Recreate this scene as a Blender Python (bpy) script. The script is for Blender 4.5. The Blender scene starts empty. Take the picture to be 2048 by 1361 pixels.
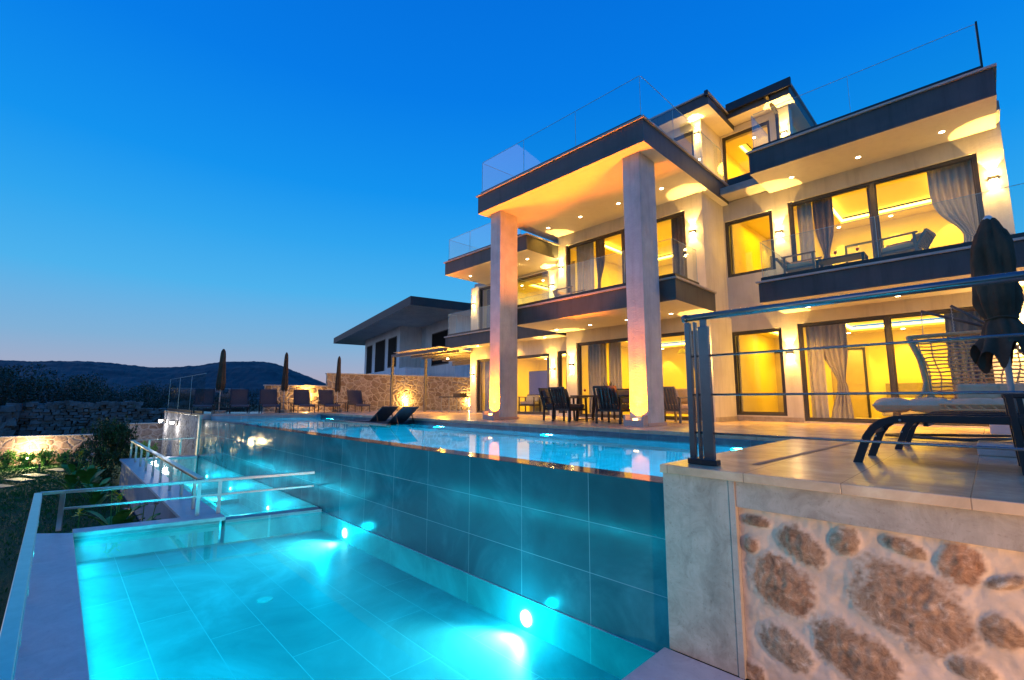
import bpy, bmesh, math, random
import numpy as np
from mathutils import Vector, Matrix, noise
R = math.radians
random.seed(7); np.random.seed(7)
scene = bpy.context.scene
col = scene.collection

# ---------------------------------------------------------------- camera
EYE = Vector((0, 0, .55))
PITCH, YAW, ROLL = R(7.4), R(45.74), R(.1)
R0 = Vector((math.cos(YAW), math.sin(YAW), 0))
F0 = Vector((-math.sin(YAW)*math.cos(PITCH), math.cos(YAW)*math.cos(PITCH), math.sin(PITCH)))
U0 = Vector((math.sin(YAW)*math.sin(PITCH), -math.cos(YAW)*math.sin(PITCH), math.cos(PITCH)))
RC = R0*math.cos(ROLL) + U0*math.sin(ROLL)
UC = -R0*math.sin(ROLL) + U0*math.cos(ROLL)
cam_data = bpy.data.cameras.new('camera')
cam = bpy.data.objects.new('camera', cam_data); col.objects.link(cam)
m = Matrix((RC, UC, -F0)).transposed().to_4x4(); m.translation = EYE
cam.matrix_world = m
cam_data.sensor_width = 36; cam_data.lens = 925/2048*36
cam_data.clip_start = .05; cam_data.clip_end = 6000
scene.camera = cam

# ---------------------------------------------------------------- world: dusk sky
scene.view_settings.view_transform = 'Standard'; scene.view_settings.look = 'None'
scene.view_settings.exposure = 0.0; scene.view_settings.gamma = 1
world = bpy.data.worlds.new('World'); scene.world = world; world.use_nodes = True
wt = world.node_tree; wn = wt.nodes; wl = wt.links
for n in list(wn): wn.remove(n)
wo = wn.new('ShaderNodeOutputWorld'); bg = wn.new('ShaderNodeBackground'); bg.inputs[1].default_value = 1
tc = wn.new('ShaderNodeTexCoord'); sx = wn.new('ShaderNodeSeparateXYZ')
wl.new(tc.outputs['Generated'], sx.inputs[0])
rp = wn.new('ShaderNodeValToRGB'); cr = rp.color_ramp; cr.interpolation = 'LINEAR'
stops = [(0, (.02, .035, .06)), (.015, (.46, .36, .43)), (.05, (.36, .40, .56)), (.107, (.21, .43, .68)), (.21, (.07, .44, .84)), (.31, (.025, .37, .86)), (.41, (.004, .29, .86)), (.57, (0, .20, .80)), (.75, (0, .15, .70)), (1, (0, .12, .58))]
while len(cr.elements) < len(stops): cr.elements.new(.5)
for e, (p, c) in zip(cr.elements, stops): e.position = p; e.color = (*c, 1)
wl.new(sx.outputs['Z'], rp.inputs[0])
sky = wn.new('ShaderNodeTexSky'); sky.sky_type = 'NISHITA'; sky.sun_disc = False
SUN_EL, SUN_AZ = R(-3), R(-78)         # the sun has just set behind the far hills
sky.sun_elevation = SUN_EL; sky.sun_rotation = SUN_AZ
sm = wn.new('ShaderNodeMix'); sm.data_type = 'RGBA'; sm.blend_type = 'ADD'; sm.inputs[0].default_value = 1
sb = wn.new('ShaderNodeMix'); sb.data_type = 'RGBA'; sb.blend_type = 'MULTIPLY'; sb.inputs[0].default_value = 1
sb.inputs[7].default_value = (.03, .03, .03, 1)
wl.new(sky.outputs[0], sb.inputs[6]); wl.new(rp.outputs[0], sm.inputs[6]); wl.new(sb.outputs[2], sm.inputs[7])
wl.new(sm.outputs[2], bg.inputs[0]); wl.new(bg.outputs[0], wo.inputs[0])

# faint after-glow from where the sun went down
sd = bpy.data.lights.new('sun', 'SUN'); sd.energy = .35; sd.angle = R(40); sd.color = (1, .62, .50)
so = bpy.data.objects.new('sun', sd); col.objects.link(so)
dirv = Vector((-.80, -.55, .22))
so.rotation_euler = dirv.to_track_quat('Z', 'Y').to_euler()

scene.render.engine = 'CYCLES'
cy = scene.cycles
cy.use_denoising = True
try: cy.denoiser = 'OPENIMAGEDENOISE'
except Exception: pass
cy.max_bounces = 7; cy.diffuse_bounces = 3; cy.glossy_bounces = 4; cy.transmission_bounces = 5; cy.transparent_max_bounces = 20
cy.caustics_reflective = False; cy.caustics_refractive = False
cy.sample_clamp_indirect = 4; cy.sample_clamp_direct = 0

# ---------------------------------------------------------------- materials
def new_mat(name):
    mt = bpy.data.materials.new(name); mt.use_nodes = True
    nt = mt.node_tree
    return mt, nt, nt.nodes, nt.links, nt.nodes['Principled BSDF']
def ramp(nt, stops, src=None, interp='LINEAR'):
    r = nt.nodes.new('ShaderNodeValToRGB'); r.color_ramp.interpolation = interp
    while len(r.color_ramp.elements) < len(stops): r.color_ramp.elements.new(.5)
    for e, (p, c) in zip(r.color_ramp.elements, stops):
        e.position = p; e.color = (*c, 1) if len(c) == 3 else c
    if src is not None: nt.links.new(src, r.inputs[0])
    return r
def coords(nt, scale=(1, 1, 1), rot=(0, 0, 0), loc=(0, 0, 0), kind='pos'):
    mp = nt.nodes.new('ShaderNodeMapping'); mp.inputs['Scale'].default_value = scale
    mp.inputs['Rotation'].default_value = rot; mp.inputs['Location'].default_value = loc
    if kind == 'pos':
        g = nt.nodes.new('ShaderNodeNewGeometry'); nt.links.new(g.outputs['Position'], mp.inputs[0])
    else:
        g = nt.nodes.new('ShaderNodeTexCoord'); nt.links.new(g.outputs['Object'], mp.inputs[0])
    return mp.outputs[0]
def noise_tex(nt, vec, scale, detail=4, rough=.55, dist=0):
    n = nt.nodes.new('ShaderNodeTexNoise'); n.inputs['Scale'].default_value = scale
    n.inputs['Detail'].default_value = detail; n.inputs['Roughness'].default_value = rough; n.inputs['Distortion'].default_value = dist
    nt.links.new(vec, n.inputs['Vector']); return n
def bump(nt, b, src, strength=.3, dist=.01, prev=None):
    bn = nt.nodes.new('ShaderNodeBump'); bn.inputs['Strength'].default_value = strength; bn.inputs['Distance'].default_value = dist
    nt.links.new(src, bn.inputs['Height'])
    if prev is not None: nt.links.new(prev, bn.inputs['Normal'])
    if b is not None: nt.links.new(bn.outputs[0], b.inputs['Normal'])
    return bn.outputs[0]
def mix(nt, fac, a, b, mode='MIX'):
    mx = nt.nodes.new('ShaderNodeMix'); mx.data_type = 'RGBA'; mx.blend_type = mode
    for sock, v in ((0, fac), (6, a), (7, b)):
        if isinstance(v, (int, float)): mx.inputs[sock].default_value = v
        elif isinstance(v, tuple): mx.inputs[sock].default_value = (*v, 1)
        else: nt.links.new(v, mx.inputs[sock])
    return mx.outputs[2]
def mottled(name, c1, c2, rough=.5, scale=3, bmp=.1, bscale=60, metal=0, kind='pos', spec=.5, rvar=0, bdist=.004):
    mt, nt, N, L, b = new_mat(name)
    v = coords(nt, kind=kind)
    n = noise_tex(nt, v, scale, 6, .6)
    r = ramp(nt, [(.3, c1), (.7, c2)], n.outputs[0]); L.new(r.outputs[0], b.inputs['Base Color'])
    b.inputs['Roughness'].default_value = rough; b.inputs['Metallic'].default_value = metal
    b.inputs['Specular IOR Level'].default_value = spec
    if rvar:
        mr = N.new('ShaderNodeMapRange'); mr.inputs[3].default_value = rough-rvar; mr.inputs[4].default_value = rough+rvar
        mr.inputs[1].default_value = .3; mr.inputs[2].default_value = .7
        L.new(n.outputs[0], mr.inputs[0]); L.new(mr.outputs[0], b.inputs['Roughness'])
    if bmp:
        n2 = noise_tex(nt, v, bscale, 3, .6); bump(nt, b, n2.outputs[0], bmp, bdist)
    return mt
def emit(name, c, s):
    mt, nt, N, L, b = new_mat(name)
    b.inputs['Base Color'].default_value = (*c, 1); b.inputs['Emission Color'].default_value = (*c, 1); b.inputs['Emission Strength'].default_value = s
    return mt
def brick_axes(nt, ax):
    """vector whose x,y are the chosen world axes"""
    g = nt.nodes.new('ShaderNodeNewGeometry'); s = nt.nodes.new('ShaderNodeSeparateXYZ'); c = nt.nodes.new('ShaderNodeCombineXYZ')
    nt.links.new(g.outputs['Position'], s.inputs[0])
    nt.links.new(s.outputs[ax[0]], c.inputs[0]); nt.links.new(s.outputs[ax[1]], c.inputs[1])
    return c.outputs[0]
def tiled(name, ax, w, h, off, c1, c2, grout, rough, mortar=.004, shift=0., coat=0., streak=False, nscale=1.6, nmix=.5, spec=.5, joint_bump=.5):
    mt, nt, N, L, b = new_mat(name)
    v = brick_axes(nt, ax)
    mp = N.new('ShaderNodeMapping'); mp.inputs['Location'].default_value = (off[0], off[1], 0); L.new(v, mp.inputs[0])
    br = N.new('ShaderNodeTexBrick'); br.offset = shift; br.offset_frequency = 2; br.squash = 1
    br.inputs['Scale'].default_value = 1; br.inputs['Mortar Size'].default_value = mortar; br.inputs['Mortar Smooth'].default_value = .15
    br.inputs['Bias'].default_value = 0; br.inputs['Brick Width'].default_value = w; br.inputs['Row Height'].default_value = h
    br.inputs['Color1'].default_value = (*c1, 1); br.inputs['Color2'].default_value = (*c2, 1); br.inputs['Mortar'].default_value = (*grout, 1)
    L.new(mp.outputs[0], br.inputs['Vector'])
    p = coords(nt)
    n = noise_tex(nt, p, nscale, 7, .62, .6)
    rr = ramp(nt, [(.28, tuple(x*.45 for x in c1)), (.5, c1), (.72, tuple(min(1, x*1.6) for x in c2))], n.outputs[0])
    c = mix(nt, nmix, br.outputs['Color'], rr.outputs[0])
    inv = N.new('ShaderNodeMath'); inv.operation = 'SUBTRACT'; inv.inputs[0].default_value = 1; L.new(br.outputs['Fac'], inv.inputs[1])
    c2_ = mix(nt, br.outputs['Fac'], c, grout)
    L.new(c2_, b.inputs['Base Color'])
    b.inputs['Roughness'].default_value = rough; b.inputs['Specular IOR Level'].default_value = spec
    nrm = bump(nt, None, inv.outputs[0], joint_bump, .003)
    if streak:
        sv = coords(nt, scale=(9, 9, .35)); n3 = noise_tex(nt, sv, 1, 5, .65, .3)
        nrm = bump(nt, None, n3.outputs[0], .14, .012, nrm)
        st = noise_tex(nt, coords(nt, scale=(2.2, 2.2, .22)), 1, 4, .6)
        mr = N.new('ShaderNodeMapRange'); mr.inputs[1].default_value = .35; mr.inputs[2].default_value = .65
        mr.inputs[3].default_value = rough*.7; mr.inputs[4].default_value = rough*1.5
        L.new(st.outputs[0], mr.inputs[0]); L.new(mr.outputs[0], b.inputs['Roughness'])
    else:
        n3 = noise_tex(nt, p, 14, 5, .6)
        nrm = bump(nt, None, n3.outputs[0], .08, .01, nrm)
    L.new(nrm, b.inputs['Normal'])
    if coat: b.inputs['Coat Weight'].default_value = coat; b.inputs['Coat Roughness'].default_value = .05
    return mt
def masonry(name, scale, stones, mortar, joint=.07, rough=.85, ax=None, bdist=.03, dist=.35):
    mt, nt, N, L, b = new_mat(name)
    v0 = coords(nt, scale=(1, 1, 1.25))
    nz = noise_tex(nt, v0, 3, 3)
    vm = N.new('ShaderNodeVectorMath'); vm.operation = 'MULTIPLY_ADD'
    vm.inputs[1].default_value = (dist/scale,)*3
    L.new(nz.outputs['Color'], vm.inputs[0]); L.new(v0, vm.inputs[2]); v = vm.outputs[0]
    ve = N.new('ShaderNodeTexVoronoi'); ve.feature = 'DISTANCE_TO_EDGE'; ve.inputs['Scale'].default_value = scale; L.new(v, ve.inputs['Vector'])
    vc = N.new('ShaderNodeTexVoronoi'); vc.inputs['Scale'].default_value = scale; L.new(v, vc.inputs['Vector'])
    sep = N.new('ShaderNodeSeparateColor'); L.new(vc.outputs['Color'], sep.inputs[0])
    r = ramp(nt, [(i/(len(stones)-1), c) for i, c in enumerate(stones)], sep.outputs[0])
    n = noise_tex(nt, coords(nt), 14, 6, .65)
    rr = ramp(nt, [(.3, (.45, .45, .45)), (.7, (1.25, 1.25, 1.25))], n.outputs[0])
    c = mix(nt, .7, r.outputs[0], rr.outputs[0], 'MULTIPLY')
    mk = ramp(nt, [(joint, (0, 0, 0)), (joint+.06, (1, 1, 1))], ve.outputs['Distance'])
    L.new(mix(nt, mk.outputs[0], mortar, c), b.inputs['Base Color'])
    hb = ramp(nt, [(joint*.6, (0, 0, 0)), (joint+.16, (1, 1, 1))], ve.outputs['Distance'])
    nr = bump(nt, None, hb.outputs[0], .9, bdist)
    nr = bump(nt, None, n.outputs[0], .4, .02, nr); L.new(nr, b.inputs['Normal'])
    b.inputs['Roughness'].default_value = rough
    return mt
def glass_mat(name, tint, extra=0.0, ior=1.45):
    mt, nt, N, L, b = new_mat(name); N.remove(b)
    out = N['Material Output']
    t = N.new('ShaderNodeBsdfTransparent'); t.inputs[0].default_value = (*tint, 1)
    g = N.new('ShaderNodeBsdfGlossy'); g.inputs['Roughness'].default_value = 0.0; g.inputs[0].default_value = (1, 1, 1, 1)
    f = N.new('ShaderNodeFresnel'); gg = N.new('ShaderNodeNewGeometry')
    mr = N.new('ShaderNodeMapRange'); mr.inputs[3].default_value = ior; mr.inputs[4].default_value = 1/ior
    L.new(gg.outputs['Backfacing'], mr.inputs[0]); L.new(mr.outputs[0], f.inputs[0])
    a = N.new('ShaderNodeMath'); a.operation = 'MULTIPLY_ADD'; a.use_clamp = True; a.inputs[1].default_value = .8; a.inputs[2].default_value = extra
    L.new(f.outputs[0], a.inputs[0])
    ms = N.new('ShaderNodeMixShader'); L.new(a.outputs[0], ms.inputs[0]); L.new(t.outputs[0], ms.inputs[1]); L.new(g.outputs[0], ms.inputs[2])
    L.new(ms.outputs[0], out.inputs[0]); return mt
def water_mat(name, tint, refr, bstr=.05, bscale=2.0, bdist=.02):
    mt, nt, N, L, b = new_mat(name); N.remove(b)
    out = N['Material Output']
    if refr:
        t = N.new('ShaderNodeBsdfRefraction'); t.inputs['IOR'].default_value = 1.333; t.inputs['Roughness'].default_value = 0
    else:
        t = N.new('ShaderNodeBsdfTransparent')
    t.inputs[0].default_value = (*tint, 1)
    g = N.new('ShaderNodeBsdfGlossy'); g.inputs['Roughness'].default_value = 0.03
    f = N.new('ShaderNodeFresnel'); f.inputs[0].default_value = 1.333
    n = noise_tex(nt, coords(nt), bscale, 3, .5)
    nr = bump(nt, None, n.outputs[0], bstr, bdist)
    L.new(nr, g.inputs['Normal']); L.new(nr, f.inputs['Normal'])
    ms = N.new('ShaderNodeMixShader'); L.new(f.outputs[0], ms.inputs[0]); L.new(t.outputs[0], ms.inputs[1]); L.new(g.outputs[0], ms.inputs[2])
    L.new(ms.outputs[0], out.inputs[0]); return mt
def leaf_mat(name, c1, c2):
    mt, nt, N, L, b = new_mat(name)
    n = noise_tex(nt, coords(nt), 3.0, 4, .7)
    oi = N.new('ShaderNodeNewGeometry')
    r = ramp(nt, [(.25, c1), (.75, c2)], n.outputs[0])
    L.new(r.outputs[0], b.inputs['Base Color']); b.inputs['Roughness'].default_value = .55
    b.inputs['Subsurface Weight'].default_value = 0
    return mt

M = {}
M['stucco'] = mottled('stucco', (.72, .65, .52), (.80, .74, .62), .8, 2, .5, 26, bdist=.012)
M['stucco_plain'] = mottled('soffit_paint', (.74, .68, .56), (.78, .72, .60), .75, 1, .05, 40)
M['column'] = mottled('column_render', (.50, .54, .54), (.68, .70, .68), .75, 3, .6, 20, bdist=.015)
M['fascia'] = mottled('fascia_paint', (.060, .068, .072), (.084, .092, .096), .55, 1.5, .12, 60)
M['cap'] = mottled('pale_coping_stone', (.42, .38, .33), (.55, .50, .44), .4, 4, .1, 40)
M['frame'] = mottled('window_metal', (.065, .06, .055), (.085, .08, .072), .4, 5, 0, metal=.3)
M['channel'] = mottled('black_channel', (.012, .013, .016), (.02, .021, .024), .35, 5, 0)
M['glass'] = glass_mat('window_glass', (.98, .98, .96), .015)
M['rail_glass'] = glass_mat('balustrade_glass', (.86, .95, .94), .03)
M['glass_edge'] = mottled('glass_edge', (.30, .52, .55), (.42, .62, .66), .15, 4, 0)
M['travertine'] = mottled('travertine', (.30, .26, .21), (.52, .47, .40), .35, 7, .25, 45, rvar=.1)
def trav(name, c1, c2, cd, rough):
    mt, nt, N, L, b = new_mat(name)
    v = coords(nt); n = noise_tex(nt, v, 5, 8, .7, .8); n2 = noise_tex(nt, v, 34, 6, .7)
    r = ramp(nt, [(.3, c1), (.65, c2)], n.outputs[0])
    r2 = ramp(nt, [(.30, cd), (.42, (1, 1, 1))], n2.outputs[0])
    L.new(mix(nt, .6, r.outputs[0], r2.outputs[0], 'MULTIPLY'), b.inputs['Base Color'])
    b.inputs['Roughness'].default_value = rough
    bump(nt, b, n2.outputs[0], .3, .006); return mt
M['travertine'] = trav('travertine', (.34, .275, .20), (.56, .48, .37), (.55, .5, .45), .4)
M['trav_frame'] = trav('travertine_frame', (.36, .30, .23), (.52, .44, .34), (.6, .55, .5), .5)
M['deck'] = tiled('deck_paving', 'XY', .62, .62, (.13, .2), (.66, .46, .27), (.72, .53, .33), (.34, .23, .14), .26, .0035, 0, nscale=2.6, nmix=.55)
M['deck_edge'] = M['cap']
M['wall_tile'] = tiled('infinity_wall_tile', 'XZ', .94, .48, (2.90, .17), (.020, .115, .135), (.045, .18, .20), (.18, .33, .35), .16, .004, 0, streak=True, nscale=1.0, nmix=.55, spec=.22)
M['basin_tile'] = tiled('basin_floor_tile', 'XY', 1.9, .5, (.25, .12), (.36, .41, .41), (.50, .54, .54), (.58, .62, .62), .45, .005, .5, nscale=.6, nmix=.6)
M['basin_side'] = tiled('basin_side_tile', 'XZ', .94, .48, (2.90, .17), (.30, .33, .33), (.36, .38, .38), (.5, .54, .54), .4, .004, 0, nscale=1.3, nmix=.6)
M['pool_tile'] = tiled('pool_tile', 'XY', 1.2, .6, (.3, .1), (.22, .44, .50), (.26, .50, .56), (.4, .55, .6), .4, .006, .5, nscale=1, nmix=.6)
M['pool_band'] = tiled('pool_band_tile', 'XZ', .6, .3, (.3, .0), (.06, .12, .15), (.08, .15, .18), (.12, .2, .24), .25, .006, 0, nscale=2, nmix=.5)
M['wet_ledge'] = mottled('wet_granite', (.10, .085, .07), (.20, .16, .13), .08, 12, .12, 9, rvar=.04)
M['basin_coping'] = trav('basin_coping', (.58, .50, .45), (.72, .64, .58), (.65, .62, .62), .38)
M['grey_wall'] = mottled('grey_render', (.26, .28, .32), (.33, .35, .38), .6, 1.5, .15, 40)
M['stone'] = masonry('warm_stone_masonry', 3.1, [(.30, .19, .10), (.42, .30, .17), (.36, .25, .14), (.50, .38, .25)], (.56, .45, .30), .03, dist=.7)
M['garden_stone'] = masonry('garden_stone_masonry', 2.5, [(.30, .19, .14), (.40, .28, .22), (.33, .23, .17), (.48, .36, .30)], (.50, .40, .34), .03, dist=.7)
M['rough_white'] = masonry('pale_rough_masonry', 3.6, [(.16, .16, .18), (.40, .39, .40), (.24, .24, .27), (.5, .5, .5)], (.42, .41, .42), .03, dist=.9)
M['dry_stone'] = mottled('dry_stone', (.10, .09, .085), (.24, .22, .21), .9, 1.5, .5, 12, bdist=.05)
M['steel'] = mottled('satin_steel', (.50, .49, .46), (.60, .58, .55), .28, 8, .02, 80, metal=1)
M['dark_steel'] = mottled('painted_rail', (.13, .15, .17), (.17, .19, .21), .22, 8, .02, 80, metal=.75)
M['base_cap'] = mottled('black_plastic', (.015, .015, .017), (.02, .02, .022), .35, 8, 0)
M['black_metal'] = mottled('black_powder_coat', (.010, .011, .014), (.018, .019, .022), .38, 10, .05, 120)
M['sling'] = mottled('dark_sling_fabric', (.02, .019, .02), (.035, .033, .034), .8, 30, .3, 200)
M['blue_sling'] = mottled('blue_sling', (.02, .07, .13), (.03, .09, .16), .6, 10, .1, 100)
M['brown_sling'] = mottled('brown_sling', (.055, .045, .042), (.08, .065, .06), .75, 20, .2, 150)
M['umbrella'] = mottled('dark_canvas', (.070, .050, .034), (.11, .082, .058), .95, 4, .35, 26, bdist=.01, spec=.12)
M['white_metal'] = mottled('white_metal', (.62, .60, .57), (.7, .68, .65), .35, 8, 0)
M['cushion'] = mottled('sand_cushion', (.66, .44, .24), (.76, .55, .34), .9, 8, .35, 90)
M['rope'] = mottled('wicker_rope', (.60, .36, .15), (.74, .50, .25), .7, 30, .5, 160)
M['wood_dark'] = mottled('dark_wood', (.012, .011, .012), (.022, .019, .019), .5, 12, .15, 60)
M['wood_grey'] = mottled('grey_teak', (.20, .16, .12), (.28, .23, .17), .6, 12, .15, 60)
M['curtain'] = mottled('curtain_fabric', (.46, .42, .38), (.56, .52, .47), .9, 6, .2, 120)
M['sheer'] = mottled('sheer_fabric', (.60, .56, .50), (.68, .64, .58), .9, 6, .2, 120)
M['curtain_blue'] = mottled('dark_curtain', (.10, .12, .20), (.15, .17, .27), .9, 6, .2, 120)
M['curtain_brown'] = mottled('brown_curtain', (.22, .15, .10), (.30, .21, .15), .9, 6, .2, 120)
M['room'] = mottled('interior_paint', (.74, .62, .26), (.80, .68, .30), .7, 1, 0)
M['room_floor'] = mottled('interior_floor', (.45, .38, .28), (.52, .44, .33), .25, 3, 0)
M['door_wood'] = mottled('interior_door', (.45, .36, .26), (.52, .42, .30), .5, 4, 0)
M['lawn'] = mottled('lawn_soil', (.006, .045, .006), (.010, .070, .008), .95, 2.2, .8, 20, bdist=.05)
M['grass'] = leaf_mat('grass_blades', (.012, .085, .008), (.04, .17, .015))
M['slab'] = trav('stepping_slab', (.12, .12, .08), (.2, .19, .13), (.7, .65, .6), .7)
M['leaf_dark'] = leaf_mat('dark_leaf', (.018, .04, .012), (.05, .09, .025))
M['leaf_shrub'] = leaf_mat('shrub_leaf', (.02, .05, .01), (.07, .12, .025))
M['leaf_canna'] = leaf_mat('canna_leaf', (.08, .24, .03), (.16, .36, .06))
M['olive'] = leaf_mat('olive_leaf', (.012, .028, .014), (.035, .06, .03))
M['flower_yellow'] = mottled('yellow_petal', (.75, .50, .02), (.85, .62, .04), .6, 20, 0)
M['flower_pink'] = mottled('peach_petal', (.6, .36, .26), (.7, .45, .32), .6, 20, 0)
M['bark'] = mottled('bark', (.05, .04, .03), (.10, .08, .06), .9, 8, .5, 30)
M['hill'] = mottled('forested_hill', (.008, .035, .045), (.02, .07, .085), 1, .018, 0)
M['earth'] = mottled('scrubland', (.03, .05, .025), (.07, .09, .045), 1, .08, .5, 1.0, bdist=.3)
M['n_wall'] = mottled('neighbour_render', (.72, .72, .72), (.80, .80, .79), .8, 1, .1, 20)
M['n_roof'] = mottled('neighbour_fascia', (.030, .030, .034), (.045, .042, .045), .6, 1, .1, 20)
M['n_glass'] = mottled('neighbour_window', (.01, .012, .014), (.016, .018, .02), .6, 1, 0, spec=.02)
M['beam'] = mottled('pergola_beam', (.10, .10, .10), (.15, .14, .14), .6, 5, .1, 40)
M['slat'] = mottled('pale_slat', (.5, .42, .32), (.6, .52, .4), .7, 3, .1, 40)
M['pot'] = mottled('glazed_pot', (.35, .2, .14), (.42, .25, .18), .5, 5, 0)
M['red'] = mottled('red_drink', (.6, .03, .02), (.7, .05, .03), .2, 5, 0)
M['screen'] = mottled('dark_screen', (.012, .016, .035), (.02, .026, .05), .12, 2, 0)
M['white_gloss'] = mottled('white_appliance', (.7, .68, .62), (.76, .74, .68), .25, 3, 0)
M['pink_box'] = mottled('lamp_block_paint', (.55, .38, .30), (.62, .44, .35), .6, 6, .2, 40)
M['bulb_warm'] = emit('warm_bulb', (1, .78, .42), 30)
M['bulb_sconce'] = emit('sconce_bulb', (1, .86, .60), 22)
M['bulb_white'] = emit('white_bulb', (1, .95, .88), 3)
M['bulb_cyan'] = emit('pool_bulb', (.75, .97, 1), 9)
M['added_strip'] = emit('added_basin_glow', (.3, .9, 1), 3)  # glow of the strips added under water to brighten the basins
M['bulb_pool'] = emit('pool_bulb_far', (.75, .97, 1), 60)
M['bulb_orange'] = emit('orange_bulb', (1, .55, .12), 18)
M['cove'] = emit('led_cove', (1, .72, .12), 9)
M['lit_blue'] = emit('screen_glow', (.05, .07, .25), .35)
M['water_low'] = water_mat('basin_water', (.24, .95, 1.0), False, .03, 2.5, .02)
M['water_up'] = water_mat('pool_water_surface', (.20, .76, 1.0), True, .02, 1.6, .015)

def weather(m_, amt):
    # rain runs and dust: faint vertical streaks that belong to the surface
    nt = m_.node_tree; b = nt.nodes['Principled BSDF']; src = b.inputs['Base Color'].links[0].from_socket
    n = noise_tex(nt, coords(nt, scale=(5, 5, .45)), 1, 6, .7); n2 = noise_tex(nt, coords(nt), .7, 5, .6)
    r = ramp(nt, [(.30, (1-amt,)*3), (.52, (1, 1, 1))], n.outputs[0]); r2 = ramp(nt, [(.3, (1-amt*.7,)*3), (.6, (1, 1, 1))], n2.outputs[0])
    c = mix(nt, 1.0, src, r.outputs[0], 'MULTIPLY'); nt.links.new(mix(nt, 1.0, c, r2.outputs[0], 'MULTIPLY'), b.inputs['Base Color'])
weather(M['stucco'], .16); weather(M['fascia'], .35); weather(M['column'], .22); weather(M['n_wall'], .2); weather(M['grey_wall'], .25); weather(M['travertine'], .2); weather(M['stucco_plain'], .07)

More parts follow.
